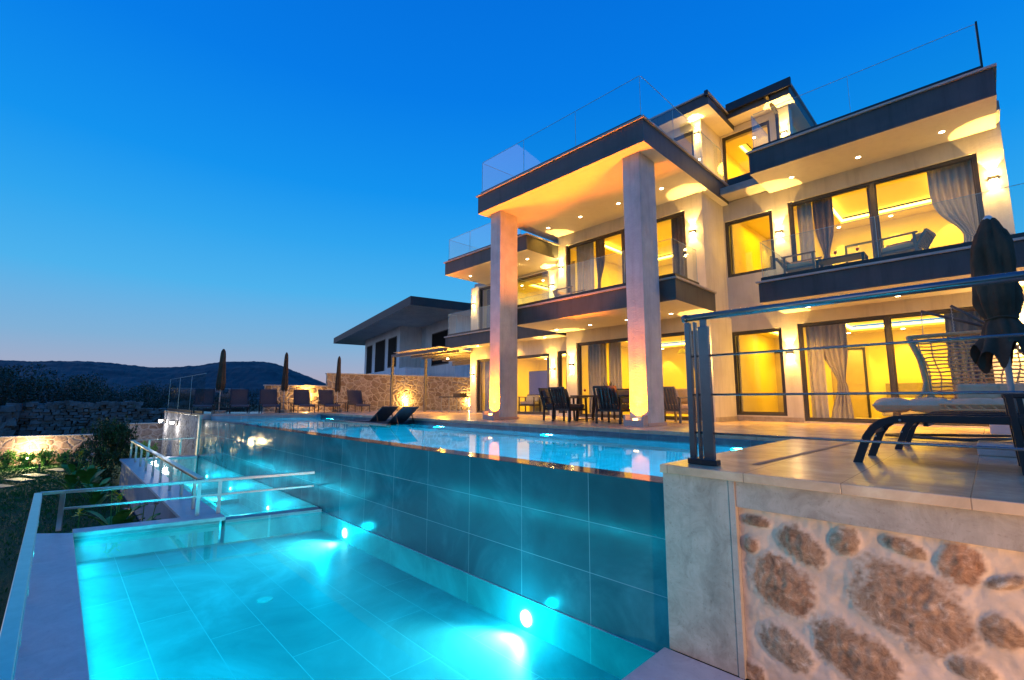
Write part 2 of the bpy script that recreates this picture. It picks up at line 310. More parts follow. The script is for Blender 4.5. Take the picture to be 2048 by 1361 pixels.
# ---------------------------------------------------------------- mesh helpers
class MB:
    def __init__(s): s.v = []; s.f = []; s.mi = []
    def add(s, verts, faces, mi=0):
        o = len(s.v); s.v += [tuple(p) for p in verts]; s.f += [tuple(i+o for i in f) for f in faces]; s.mi += [mi]*len(faces); return s
    def box(s, x0, x1, y0, y1, z0, z1, mi=0, rz=0, c=None):
        p = [(x, y, z) for z in (z0, z1) for y in (y0, y1) for x in (x0, x1)]
        if rz:
            cx, cy_ = c if c else ((x0+x1)/2, (y0+y1)/2)
            ca, sa = math.cos(rz), math.sin(rz)
            p = [(cx+(x-cx)*ca-(y-cy_)*sa, cy_+(x-cx)*sa+(y-cy_)*ca, z) for x, y, z in p]
        return s.add(p, [(0, 2, 3, 1), (4, 5, 7, 6), (0, 1, 5, 4), (2, 6, 7, 3), (0, 4, 6, 2), (1, 3, 7, 5)], mi)
    def prism(s, poly, z0, z1, mi=0):
        n = len(poly); a = sum(poly[i][0]*poly[(i+1) % n][1]-poly[(i+1) % n][0]*poly[i][1] for i in range(n))
        if a < 0: poly = poly[::-1]
        v = [(x, y, z0) for x, y in poly]+[(x, y, z1) for x, y in poly]
        return s.add(v, [tuple(range(n))[::-1], tuple(range(n, 2*n))]+[(i, (i+1) % n, n+(i+1) % n, n+i) for i in range(n)], mi)
    def hexa(s, p8, mi=0):
        return s.add(p8, [(0, 3, 2, 1), (4, 5, 6, 7), (0, 1, 5, 4), (1, 2, 6, 5), (2, 3, 7, 6), (3, 0, 4, 7)], mi)
    def bar(s, a, b, w, h=None, mi=0, up=(0, 0, 1)):
        a, b = Vector(a), Vector(b); h = h or w; d = (b-a).normalized(); up = Vector(up)
        if abs(d.dot(up)) > .99: up = Vector((0, 1, 0))
        sx_ = d.cross(up).normalized(); uz = sx_.cross(d)
        q = [(-w/2, -h/2), (w/2, -h/2), (w/2, h/2), (-w/2, h/2)]
        v = [a+sx_*x+uz*y for x, y in q]+[b+sx_*x+uz*y for x, y in q]
        return s.add(v, [(0, 1, 2, 3), (7, 6, 5, 4), (0, 4, 5, 1), (1, 5, 6, 2), (2, 6, 7, 3), (3, 7, 4, 0)], mi)
    def tube(s, pts, r, n=8, mi=0, caps=True):
        pts = [Vector(p) for p in pts]; rs = r if isinstance(r, (list, tuple)) else [r]*len(pts)
        o = len(s.v); ref = None
        for i, p in enumerate(pts):
            d = (pts[min(i+1, len(pts)-1)]-pts[max(i-1, 0)]).normalized()
            if ref is None: ref = Vector((0, 0, 1)) if abs(d.z) < .9 else Vector((1, 0, 0))
            a = d.cross(ref).normalized(); b_ = a.cross(d).normalized(); ref = b_
            ref = b_
            for k in range(n):
                t = 2*math.pi*k/n; s.v.append(tuple(p+(a*math.cos(t)+b_*math.sin(t))*rs[i]))
        for i in range(len(pts)-1):
            for k in range(n):
                k2 = (k+1) % n
                s.f.append((o+i*n+k, o+i*n+k2, o+(i+1)*n+k2, o+(i+1)*n+k)); s.mi.append(mi)
        if caps:
            s.f.append(tuple(o+k for k in range(n))[::-1]); s.mi.append(mi)
            s.f.append(tuple(o+(len(pts)-1)*n+k for k in range(n))); s.mi.append(mi)
        return s
    def ribbon(s, path, w0, w1, t, axis='y', mi=0):
        """path in the x-z plane, extruded from y=w0 to y=w1, thickness t below the path"""
        P = [Vector((x, 0, z)) for x, z in path]; n = len(P); o = len(s.v)
        for i, p in enumerate(P):
            d = (P[min(i+1, n-1)]-P[max(i-1, 0)]).normalized(); nn = Vector((-d.z, 0, d.x))
            if nn.z < 0 and abs(d.x) > .05: nn = -nn
            if i and nn.dot(last) < 0: nn = -nn
            last = nn
            for y in (w0, w1):
                s.v.append((p.x, y, p.z)); q = p-nn*t; s.v.append((q.x, y, q.z))
        for i in range(n-1):
            a = o+i*4; b_ = a+4
            for f in ((a, a+2, b_+2, b_), (a+1, b_+1, b_+3, a+3), (a, b_, b_+1, a+1), (a+2, a+3, b_+3, b_+2)): s.f.append(f); s.mi.append(mi)
        a = o; s.f.append((a, a+1, a+3, a+2)); s.mi.append(mi); a = o+(n-1)*4; s.f.append((a, a+2, a+3, a+1)); s.mi.append(mi)
        return s
    def lathe(s, c, prof, n=16, mi=0):
        o = len(s.v)
        for r, z in prof:
            for k in range(n):
                t = 2*math.pi*k/n; s.v.append((c[0]+r*math.cos(t), c[1]+r*math.sin(t), c[2]+z))
        for i in range(len(prof)-1):
            for k in range(n):
                k2 = (k+1) % n; s.f.append((o+i*n+k, o+i*n+k2, o+(i+1)*n+k2, o+(i+1)*n+k)); s.mi.append(mi)
        s.f.append(tuple(o+k for k in range(n))[::-1]); s.mi.append(mi)
        s.f.append(tuple(o+(len(prof)-1)*n+k for k in range(n))); s.mi.append(mi)
        return s
    def build(s, name, mats, parent=None, smooth=False, bevel=0, kind=None, local=False):
        me = bpy.data.meshes.new(name)
        off = Vector((0, 0, 0))
        if parent is not None and not local:
            inv = world_m(parent).inverted(); vs = [tuple(inv @ Vector(p)) for p in s.v]
        elif parent is None and not local and s.v:
            a = np.array(s.v); off = Vector(((a[:, 0].min()+a[:, 0].max())/2, (a[:, 1].min()+a[:, 1].max())/2, a[:, 2].min()))
            vs = [(p[0]-off.x, p[1]-off.y, p[2]-off.z) for p in s.v]
        else: vs = s.v
        me.from_pydata(vs, [], s.f); me.update()
        if not isinstance(mats, (list, tuple)): mats = [mats]
        for x in mats: me.materials.append(x)
        if len(mats) > 1:
            me.polygons.foreach_set('material_index', s.mi)
        bm = bmesh.new(); bm.from_mesh(me); bmesh.ops.recalc_face_normals(bm, faces=bm.faces); bm.to_mesh(me); bm.free()
        if all(abs(p.normal.z) > .999 for p in me.polygons) and all(p.normal.z < 0 for p in me.polygons): me.flip_normals()
        if smooth: me.shade_smooth()
        ob = bpy.data.objects.new(name, me); col.objects.link(ob)
        ob.location = off
        if parent is not None: ob.parent = parent
        if bevel:
            bv = ob.modifiers.new('bevel', 'BEVEL'); bv.width = bevel; bv.segments = 2; bv.limit_method = 'ANGLE'
            bv.harden_normals = False
        if kind: ob['kind'] = kind
        return ob
WM = {}
def world_m(o):
    m_ = Matrix.LocRotScale(o.location, o.rotation_euler, o.scale)
    return world_m(o.parent) @ m_ if o.parent else m_
def thing(name, label, cat, loc=(0, 0, 0), rz=0, group=None):
    o = bpy.data.objects.new(name, None); col.objects.link(o); o.empty_display_size = .1
    o.location = loc; o.rotation_euler = (0, 0, rz); o['label'] = label; o['category'] = cat
    if group: o['group'] = group
    return o
def tag(o, label, cat, group=None, kind=None):
    o['label'] = label; o['category'] = cat
    if group: o['group'] = group
    if kind: o['kind'] = kind
    return o
def kids(o): return [c for c in bpy.data.objects if c.parent == o]
def dup(root, loc, rz, label, scale=None):
    def cp(o, par):
        c = o.copy(); col.objects.link(c)
        if par is not None: c.parent = par
        for k in CH.get(o.name, []): cp(k, c)
        return c
    CH = {}
    for ob in bpy.data.objects:
        if ob.parent is not None: CH.setdefault(ob.parent.name, []).append(ob)
    r = cp(root, None); r.location = loc; r.rotation_euler = (0, 0, rz); r['label'] = label
    if scale: r.scale = scale
    return r
def light(kind, loc, energy, color, parent=None, aim=None, size=.05, spot=60, blend=.3, sx_=1, sy_=1):
    d = bpy.data.lights.new('lamp_light', kind); d.energy = energy; d.color = color
    if kind == 'SPOT': d.spot_size = R(spot); d.spot_blend = blend; d.shadow_soft_size = size
    elif kind == 'POINT': d.shadow_soft_size = size
    else: d.shape = 'RECTANGLE'; d.size = sx_; d.size_y = sy_
    o = bpy.data.objects.new('lamp_light', d); col.objects.link(o)
    o.location = loc
    if aim is not None: o.rotation_euler = Vector(aim).normalized().to_track_quat('-Z', 'Y').to_euler()
    if parent is not None:
        o.parent = parent; o.matrix_parent_inverse = world_m(parent).inverted()
    return o
WARM = (1, .47, .05); SCONCE = (1, .57, .14); ROOM = (1, .56, .0); CYAN = (.0, .74, 1); ORANGE = (1, .40, .035)

# ================================================================ SETTING
SK = math.tan(R(12.4)); EX = Vector((-math.cos(R(12.4)), math.sin(R(12.4)), 0)); EY = Vector((math.sin(R(12.4)), math.cos(R(12.4)), 0))
GZ = -2.5
mb = MB(); mb.add([(-3000, -3000, GZ-1.2), (3000, -3000, GZ-1.2), (3000, 3000, GZ-1.2), (-3000, 3000, GZ-1.2)], [(0, 1, 2, 3)])
g = mb.build('ground', M['earth'], kind='structure'); 
# lawn: a gently uneven sheet
def sheet(name, x0, x1, y0, y1, z, mat, n=60, amp=.03, sc=.4):
    mb = MB(); v = []; f = []
    for j in range(n+1):
        for i in range(n+1):
            x = x0+(x1-x0)*i/n; y = y0+(y1-y0)*j/n
            v.append((x, y, z+amp*noise.noise(Vector((x*sc, y*sc, 3)))))
    for j in range(n):
        for i in range(n):
            a = j*(n+1)+i; f.append((a, a+1, a+n+2, a+n+1))
    mb.add(v, f); return mb.build(name, mat, smooth=True, kind='structure')
sheet('lawn', -33, 2, -9, 1.74, GZ, M['lawn'])
sheet('lawn_beyond', -33, -20.9, 1.745, 3.7, GZ, M['lawn'], 20)
# grass blades on the part of the lawn in view
def grass():
    mb = MB(); rnd = random.Random(3)
    for i in range(26000):
        t = rnd.random()**.7
        x = -9-22*t if rnd.random() < .9 else -30-2*rnd.random(); y = rnd.uniform(-3.2, 1.7)
        if x > -11.6 and y > -.3: continue
        if x > -20.6 and y > 1.6: continue
        h = rnd.uniform(.03, .07)*(1+.8*noise.noise(Vector((x, y, 0)))); a = rnd.uniform(0, 6.28); w = .006+.0005*abs(x)
        dx, dy = math.cos(a)*w, math.sin(a)*w; lx, ly = rnd.uniform(-.03, .03), rnd.uniform(-.03, .03)
        mb.add([(x-dx, y-dy, GZ), (x+dx, y+dy, GZ), (x+lx, y+ly, GZ+h)], [(0, 1, 2)])
    o = mb.build('grass', M['grass']); tag(o, 'short dark green lawn grass beside the lower basin', 'grass', kind='stuff')
grass()
# hills: skyline given as bearing angles (degrees left of straight ahead) and heights
SKY = [(-55.1, 39.4), (-48.0, 47.1), (-45.0, 50.4), (-42.8, 51.0), (-40.3, 49.4), (-38.4, 46.2), (-36.1, 46.9), (-34.4, 50.3), (-33.2, 56.0), (-32.1, 60.0), (-30.5, 61.1), (-28.6, 60.6), (-27.4, 57.8), (-26.5, 54.8), (-25.1, 45.8), (-23.5, 37.5), (-21.7, 26.4), (-19.7, 14.1), (-13.5, 8.2)]
def hills():
    mb = MB(); nu, nt_ = 420, 34; v = []; f = []
    for j in range(nt_+1):
        t = j/nt_
        for i in range(nu+1):
            a = -62+57*i/nu
            h = np.interp(a, [p[0] for p in SKY], [p[1] for p in SKY])
            d = 420+480*t
            az = YAW-R(a)
            px, py = -math.sin(az)*d, math.cos(az)*d
            prof = math.sin(min(1, t*1.02)*math.pi/2)**1.3
            nz = noise.fractal(Vector((px*.012, py*.012, 0)), 1, 2, 5)*9*(t*(1-t)*2+.06)
            nz += noise.noise(Vector((px*.16, py*.16, 1)))*1.1+noise.noise(Vector((px*.4, py*.4, 1)))*.5
            z = -8+(h+8)*prof+nz
            v.append((px, py, z))
    for j in range(nt_):
        for i in range(nu):
            a = j*(nu+1)+i; f.append((a, a+1, a+nu+2, a+nu+1))
    mb.add(v, f); mb.build('hills', M['hill'], smooth=False, kind='structure')
hills()

# ---- terrace (deck) sheets: front right part, behind the pool, left part
PX1, PX0, PY0, PY1 = -2.06, -20.3, 4.2, 7.9      # upper pool: x range, near and far edges
WZ = -.18
def terrace():
    mb = MB()
    mb.box(PX1, 7, 3.80, PY1, -.07, 0)
    mb.prism([(-19.55, PY1), (7, PY1), (7, 22), (-16.5, 22), (-23.9+SK*2, 9), (-23.2, PY1)], -.07, -.0005)
    mb.prism([(-29, 3.9), (-20.75, 3.9), (-20.75+SK*.3, 4.2), (-20.3+SK*3.7, PY1), (-23.2, PY1), (-23.9, 5), (-29, 5)], -.07, 0.0005)
    o = mb.build('terrace', M['deck'], kind='structure', bevel=.006)
    return o
terrace()
mb = MB(); mb.box(-1.5, 7, 3.96, 4.3, -1.55, -.072); mb.box(-1.9, 7, 4.3, 22, -.5, -.072)
# body under the terrace behind pool
mb.box(-19.5, 7, PY1+.25, 22, -2.5, -.072)
mb.build('terrace_base', M['grey_wall'], kind='structure')

# pink-grey joint strip running over the near terrace
mb = MB(); mb.add([(-1.50, 4.35, .004), (-1.44, 4.35, .004), (-1.30, 7.6, .004), (-1.36, 7.6, .004)], [(0, 1, 2, 3)])
M['joint'] = mottled('recessed_joint', (.22, .15, .12), (.28, .2, .16), .6, 6, .2, 50)
mb.build('terrace_joint', M['joint'], kind='structure')

# ================================================================ UPPER POOL
pool = thing('infinity_pool', 'turquoise infinity pool with dark teal tiled overflow wall in front of the villa', 'pool', (-11, 5.9, -1.6))
mb = MB(); mb.box(-20.6, PX1, 3.9, 4.2, -2.2, WZ)
mb.build('overflow_wall', M['wall_tile'], pool)
mb = MB(); mb.box(-20.6, PX1, 3.902, 4.198, WZ+.0005, WZ+.006)
mb.build('wet_ledge', M['wet_ledge'], pool)
mb = MB(); mb.prism([(-20.3, 4.2), (PX1-.001, 4.2), (PX1-.001, 7.899), (-20.3+SK*3.7, 7.899)], -1.5, -1.35)
mb.build('pool_floor', M['pool_tile'], pool)
mb = MB()
mb.box(-19.4, PX1, 7.9, 8.1, -1.5, -.071); mb.box(PX1, PX1+.2, 3.95, 8.1, -1.5, -.071)
mb.hexa([(-20.3, 4.2, -1.5), (-20.5, 4.2, -1.5), (-20.5+SK*3.7, 7.9, -1.5), (-20.3+SK*3.7, 7.9, -1.5), (-20.3, 4.2, -.071), (-20.5, 4.2, -.071), (-20.5+SK*3.7, 7.9, -.071), (-20.3+SK*3.7, 7.9, -.071)])
mb.build('pool_side', M['pool_tile'], pool)
mb = MB(); mb.box(-19.4, PX1-.002, 7.885, 7.9, -.42, -.075)
mb.build('tile_band', M['pool_band'], pool)
# pale end post of the overflow wall and rim at the far end
mb = MB(); mb.box(-20.86, -20.6, 3.86, 4.25, -2.2, -.02)
mb.build('end_post', M['cap'], pool, bevel=.01)
mb = MB(); mb.prism([(-20.6, 4.2), (-20.3, 4.2), (-20.3+SK*3.7, 7.9), (-20.6+SK*3.7, 7.9)], -.072, .003)
mb.build('rim', M['cap'], pool)
# sun shelf carrying two loungers
mb = MB(); mb.box(-16.6, -12.3, 7.02, 7.88, -1.35, WZ-.03)
mb.build('sun_shelf', M['pool_tile'], pool)
mb = MB(); mb.box(-16.65, -12.25, 6.9, 7.02, -1.35, WZ+.035)
mb.build('shelf_kerb', M['wet_ledge'], pool, bevel=.01)
for lx in (-18.3, -10.95, -6.9, -2.85):
    mb = MB(); mb.lathe((0, 0, 0), [(.11, 0), (.11, .02), (.09, .03)], 20); mb.v = [(lx+p[0], 7.885-p[2], -.55+p[1]) for p in mb.v]
    pl = mb.build('pool_light', M['bulb_pool'], pool)
    light('SPOT', (lx, 7.75, -.55), 1500, CYAN, pl, aim=(0, -1, -.12), spot=165, blend=.6, size=.1)
for lx in (-16, -13, -10, -7, -4.2):
    mb = MB(); mb.lathe((0, 0, 0), [(.11, 0), (.11, .02), (.09, .03)], 20); mb.v = [(lx+p[0], 4.2+p[2], -.6+p[1]) for p in mb.v]
    pl = mb.build('pool_light', M['bulb_pool'], pool)
    light('SPOT', (lx, 4.33, -.6), 700, CYAN, pl, aim=(0, 1, -.15), spot=165, blend=.6, size=.1)
mb = MB(); mb.add([(-20.3, 4.2, WZ), (PX1, 4.2, WZ), (PX1, 7.9, WZ), (-20.3+SK*3.7, 7.9, WZ)], [(0, 1, 2, 3)])
mb.build('pool_water', M['water_up'], kind='structure')

# ================================================================ LOWER BASINS
LW = -1.61      # water level
low = thing('catch_basin', 'shallow lower basins lit turquoise at the foot of the tiled overflow wall', 'pool', (-10, 2.2, -2.1))
# floor
mb = MB(); mb.prism([(-10.18, .35), (PX1-.03, .35), (PX1-.03, 3.9), (-9.4, 3.9)], -2.1, -1.95); mb.build('basin_floor', M['basin_tile'], low)
mb = MB(); mb.prism([(-20.5, 2.3), (-9.7, 2.3), (-9.45, 3.9), (-20.2, 3.9)], -2.45, -2.3); mb.build('basin_floor', M['basin_tile'], low)
# light lower course of the big wall, with the lamps in it
mb = MB(); mb.box(-9.5, PX1-.03, 3.885, 3.9, -2.1, LW+.0); mb.box(-20.4, -9.501, 3.885, 3.9, -2.4, LW+.06); mb.build('skirting', M['basin_side'], low)
# lower far step in the distant basin
for sx0 in (-19.2, -17.2, -15.0, -12.9, -11.0):
    mb = MB(); mb.box(sx0, sx0+.08, 2.3, 3.88, -2.3, -2.2); mb.build('divider', M['basin_side'], low)
mb = MB(); mb.box(-20.3, -10.0, 3.2, 3.26, -2.301, -2.202); mb.build('divider', M['basin_side'], low)
# outer wall with coping, near basin
mb = MB(); mb.prism([(-10.45, 0), (-1.2, 0), (-1.2, .33), (-10.14, .33)], -3.2, -1.565); mb.build('outer_wall', M['grey_wall'], low)
mb = MB(); mb.prism([(-10.49, -.09), (-1.2, -.09), (-1.2, .36), (-10.10, .36)], -1.563, -1.50); mb.build('coping', M['basin_coping'], low, bevel=.006)
# skewed cross wall + coping
def sk(x, y): return (x+SK*y, y)
mb = MB(); mb.prism([sk(-10.47, .36), sk(-10.19, .36), sk(-10.19, 2.25), (-10.1+SK*1.8, 2.25), sk(-10.47, 1.76)], -3.2, -1.565); mb.build('outer_wall', M['basin_side'], low)
mb = MB(); mb.prism([sk(-10.49, .362), sk(-10.17, .362), sk(-10.13, 2.32), sk(-10.49, 2.32)], -1.563, -1.501); mb.build('coping', M['basin_coping'], low, bevel=.006)
mb = MB(); mb.prism([sk(-10.4, 2.325), sk(-10.14, 2.325), sk(-10.14, 3.883), sk(-10.4, 3.883)], -2.1, LW+.05); mb.build('weir', M['basin_side'], low)
# far basin outer wall
mb = MB(); mb.prism([(-21.3, 1.8), (-10.14, 1.8), (-10.0, 2.25), (-21.2, 2.25)], -3.2, -1.565); mb.build('outer_wall', M['grey_wall'], low)
mb = MB(); mb.prism([(-21.35, 1.74), (-10.12, 1.74), (-10.0, 2.30), (-21.2, 2.30)], -1.563, -1.502); mb.build('coping', M['basin_coping'], low, bevel=.006)
# far end
mb = MB(); mb.prism([(-21.2, 2.3), (-20.75, 2.3), (-20.4, 3.86), (-20.87, 3.86)], -3.2, -1.503); mb.build('coping', M['basin_coping'], low, bevel=.006)
# ledge in front of the pillar
mb = MB(); mb.box(-2.1, 1.5, .362, 3.838, -3, -1.5); mb.build('ledge', M['basin_coping'], low, bevel=.01)
M['drain'] = M['white_gloss']
mb = MB(); mb.lathe((-6.6, 2.1, -1.95), [(.09, 0), (.09, .012), (.05, .018)], 20); mb.build('drain', M['white_gloss'], low)
for k, (lx, ly, lz, p) in enumerate(((-3.75, 3.885, -1.81, 300), (-8.23, 3.885, -1.80, 250), (-12.4, 3.885, -2.04, 220), (-15.8, 3.885, -2.04, 200), (-18.8, 3.885, -2.04, 150))):
    rr = .085 if k < 2 else .05; mb = MB(); mb.lathe((0, 0, 0), [(rr, 0), (rr, .02), (rr*.75, .035)], 20); mb.v = [(lx+q[0], ly-q[2], lz+q[1]) for q in mb.v]
    pl = mb.build('basin_light', M['bulb_cyan'], low)
    light('SPOT', (lx, ly-.08, lz+.03), p, (.22, .92, 1), pl, aim=(-.12, -1, -.28), spot=120, blend=.7, size=.05)
    light('POINT', (lx, ly-.38, lz+.03), p*.12, CYAN, pl, size=.05)
# glow strips added on the hidden outer wall faces to brighten basins and tiled wall
for x0, x1, y_, p in ((-9.9, -2.4, .362, 85), (-20.0, -10.4, 2.302, 60)):
    mb = MB(); mb.box(x0, x1, y_, y_+.02, -1.80, -1.77); pl = mb.build('glow_strip', M['added_strip'], low)
    light('AREA', ((x0+x1)/2, y_+.04, -1.76), p, CYAN, pl, aim=(0, 1, .12), sx_=(x1-x0), sy_=.12)
# added unseen area lights, standing in for light thrown back by the water surface
light('AREA', (-5.8, 2.1, LW-.02), 56, CYAN, None, aim=(0, 0, -1), sx_=7.2, sy_=3.0)
light('AREA', (-15.0, 3.05, LW+.04), 50, CYAN, None, aim=(0, 0, -1), sx_=9.6, sy_=1.3)
mb = MB(); mb.add([(-10.18, .36, LW), (-2.1, .36, LW), (-2.1, 3.884, LW), (-9.35, 3.884, LW)], [(0, 1, 2, 3)]); mb.build('basin_water', M['water_low'], kind='structure')
mb = MB(); mb.add([(-20.76, 2.3, LW+.07), (-9.9, 2.3, LW+.07), (-9.6, 3.884, LW+.07), (-20.42, 3.884, LW+.07)], [(0, 1, 2, 3)]); mb.build('basin_water', M['water_low'], kind='structure')

# ================================================================ RIGHT CORNER: travertine pillar, frame and big-stone wall
cw = thing('stone_retaining_wall', 'travertine pillar and rubble stone retaining wall under the near terrace corner', 'wall', (-.5, 3.85, -1.5))
mb = MB(); mb.box(-2.055, -1.50, 3.84, 4.19, -1.5, -.071); mb.build('pillar', M['travertine'], cw, bevel=.006)
mb = MB(); mb.box(-1.498, -1.455, 3.836, 4.0, -1.5, -.072); mb.build('pillar_return', M['trav_frame'], cw)
mb = MB(); mb.box(-1.454, 7, 3.85, 4.2, -.27, -.071); mb.build('beam', M['travertine'], cw, bevel=.004)
def stones():
    # rubble set in wide pale mortar: a displaced sheet with real relief
    x0, x1, z0, z1 = -1.454, 3.0, -1.5, -.27; st = .0125
    xs = np.arange(x0, x1+st, st); zs = np.arange(z0, z1+st*.5, st); zs[-1] = z1
    X, Z = np.meshgrid(xs, zs)
    rnd = random.Random(11)
    S = [(-1.326, -0.361, 0.094, 0.039, -0.0), (-1.041, -0.477, 0.144, 0.103, -0.52), (-0.77, -0.386, 0.089, 0.075, 0.96), (-1.18, -0.775, 0.207, 0.167, -0.38), (-1.186, -1.198, 0.161, 0.116, -0.45), (-0.773, -1.093, 0.23, 0.164, -0.38), (-0.462, -0.71, 0.277, 0.22, -0.49), (-0.466, -0.363, 0.1, 0.049, -0.29), (-0.209, -0.392, 0.101, 0.107, -0.51), (-0.031, -0.457, 0.088, 0.031, 0.42), (-0.069, -0.724, 0.086, 0.094, -0.98), (-1.372, -0.536, 0.051, 0.061, -0.16), (-0.219, -0.972, 0.097, 0.061, -0.09), (-1.417, -1.467, 0.082, 0.086, -0.18)]
    x = .35
    while x < 3:
        for zc in (-.48, -.85, -1.25):
            S.append((x+rnd.uniform(-.08, .08), zc+rnd.uniform(-.04, .04), rnd.uniform(.14, .24), rnd.uniform(.09, .15), rnd.uniform(-.7, .7)))
        x += rnd.uniform(.42, .5)
    mask = np.zeros_like(X); tone = np.zeros_like(X); H = np.zeros_like(X)
    W = np.zeros_like(X); D = np.zeros_like(X)
    for j in range(X.shape[0]):
        for i in range(X.shape[1]):
            W[j, i] = noise.fractal(Vector((X[j, i]*7, Z[j, i]*7, 0)), 1, 2, 4)
            D[j, i] = noise.fractal(Vector((X[j, i]*26, Z[j, i]*26, 5)), .8, 2, 5)
    for k, (cx, cz, a, b, r) in enumerate(S):
        a *= 1.06; b *= 1.06; dx, dz = X-cx, Z-cz; u = dx*math.cos(r)+dz*math.sin(r); w = -dx*math.sin(r)+dz*math.cos(r)
        d = np.sqrt((np.abs(u)/a)**2.4+(np.abs(w)/b)**2.4)**(1/1.2)+W*.20+D*.16
        mk = np.clip((1.06-d)/.20, 0, 1); h = np.clip(1.15-d, 0, 1)**.5
        tone = np.where(mk > mask, (k*0.618) % 1, tone)
        mask = np.maximum(mask, mk); H = np.maximum(H, h)
    H = H*.034+D*(.004+.007*mask)+W*.010
    Y = 3.895-H
    nz, nx = X.shape
    v = [(X[j, i], Y[j, i], Z[j, i]) for j in range(nz) for i in range(nx)]
    f = [(j*nx+i, j*nx+i+1, (j+1)*nx+i+1, (j+1)*nx+i) for j in range(nz-1) for i in range(nx-1)]
    mb = MB(); mb.add(v, f)
    o = mb.build('rubble_face', M['rubble'], cw, smooth=True)
    at_ = o.data.color_attributes.new('stone', 'FLOAT_COLOR', 'POINT')
    arr = np.ones((nz*nx, 4)); arr[:, 0] = mask.ravel(); arr[:, 1] = tone.ravel(); arr[:, 2] = np.clip(D.ravel()*.5+.5, 0, 1)
    at_.data.foreach_set('color', arr.ravel().astype(np.float32))
mt, nt, N, L, b = new_mat('rubble'); M['rubble'] = mt
va = N.new('ShaderNodeVertexColor'); va.layer_name = 'stone'; sp = N.new('ShaderNodeSeparateColor'); L.new(va.outputs[0], sp.inputs[0])
p_ = coords(nt); n1 = noise_tex(nt, p_, 11, 10, .74, .5); n2 = noise_tex(nt, p_, 5, 5, .6, .5)
brown = ramp(nt, [(.26, (.10, .06, .035)), (.42, (.26, .165, .095)), (.56, (.42, .30, .19)), (.70, (.68, .58, .45))], n1.outputs[0])
tn = ramp(nt, [(0, (1.0, .85, .72)), (.5, (.85, .85, .82)), (1, (1.15, .8, .6))], sp.outputs[1])
sc_ = mix(nt, .8, brown.outputs[0], tn.outputs[0], 'MULTIPLY')
mo = ramp(nt, [(.3, (.54, .41, .28)), (.65, (.72, .56, .40))], n2.outputs[0])
L.new(mix(nt, sp.outputs[0], mo.outputs[0], sc_), b.inputs['Base Color']); b.inputs['Roughness'].default_value = .85
bump(nt, b, n1.outputs[0], .55, .012)
stones()
wl_ = thing('garden_lamp', 'bollard lamp in the garden off the right side of the view, lighting the stone wall', 'lamp', (3.1, 2.0, -1.5))
mb = MB(); mb.lathe((0, 0, 0), [(.05, 0), (.05, .62), (.07, .64), (.07, .70)], 14); mb.build('post', M['frame'], wl_, local=True)
mb = MB(); mb.lathe((0, 0, .70), [(.055, 0), (.06, .10), (.03, .12)], 14); mb.build('lens', M['bulb_warm'], wl_, local=True)
light('SPOT', (3.1, 2.0, -.62), 850, (1, .54, .26), wl_, aim=(-3.9, 1.85, -.25), spot=62, blend=.7, size=.1)

# ================================================================ VILLA
villa = thing('villa', 'three-storey white villa with grey slab edges, tall porch columns and lit windows', 'house', (-7, 14, 0))
YF, YL, YR = 12.05, 12.6, 13.5
def wall(name, y, x0, x1, z0, z1, openings, th=.28, mat='stucco'):
    """a wall in the plane y (front face), pierced by openings (xa, xb, za, zb)"""
    xs = sorted({x0, x1, *[o[0] for o in openings], *[o[1] for o in openings]}); zs = sorted({z0, z1, *[o[2] for o in openings], *[o[3] for o in openings]})
    mb = MB(); V = {}
    def vid(x, yy, z):
        k = (round(x, 4), round(yy, 4), round(z, 4))
        if k not in V: V[k] = len(mb.v); mb.v.append(k)
        return V[k]
    def solid(i, j):
        if not (0 <= i < len(xs)-1 and 0 <= j < len(zs)-1): return False
        cx, cz = (xs[i]+xs[i+1])/2, (zs[j]+zs[j+1])/2
        return not any(a < cx < b_ and c < cz < d for a, b_, c, d in openings)
    for i in range(len(xs)-1):
        for j in range(len(zs)-1):
            if not solid(i, j): continue
            a, b_, c, d = xs[i], xs[i+1], zs[j], zs[j+1]
            F = [[(a, y, c), (b_, y, c), (b_, y, d), (a, y, d)], [(a, y+th, c), (a, y+th, d), (b_, y+th, d), (b_, y+th, c)]]
            if not solid(i-1, j): F.append([(a, y, c), (a, y, d), (a, y+th, d), (a, y+th, c)])
            if not solid(i+1, j): F.append([(b_, y, c), (b_, y+th, c), (b_, y+th, d), (b_, y, d)])
            if not solid(i, j-1): F.append([(a, y, c), (a, y+th, c), (b_, y+th, c), (b_, y, c)])
            if not solid(i, j+1): F.append([(a, y, d), (b_, y, d), (b_, y+th, d), (a, y+th, d)])
            for q in F: mb.f.append(tuple(vid(*p) for p in q)); mb.mi.append(0)
    return mb.build(name, M[mat], villa)
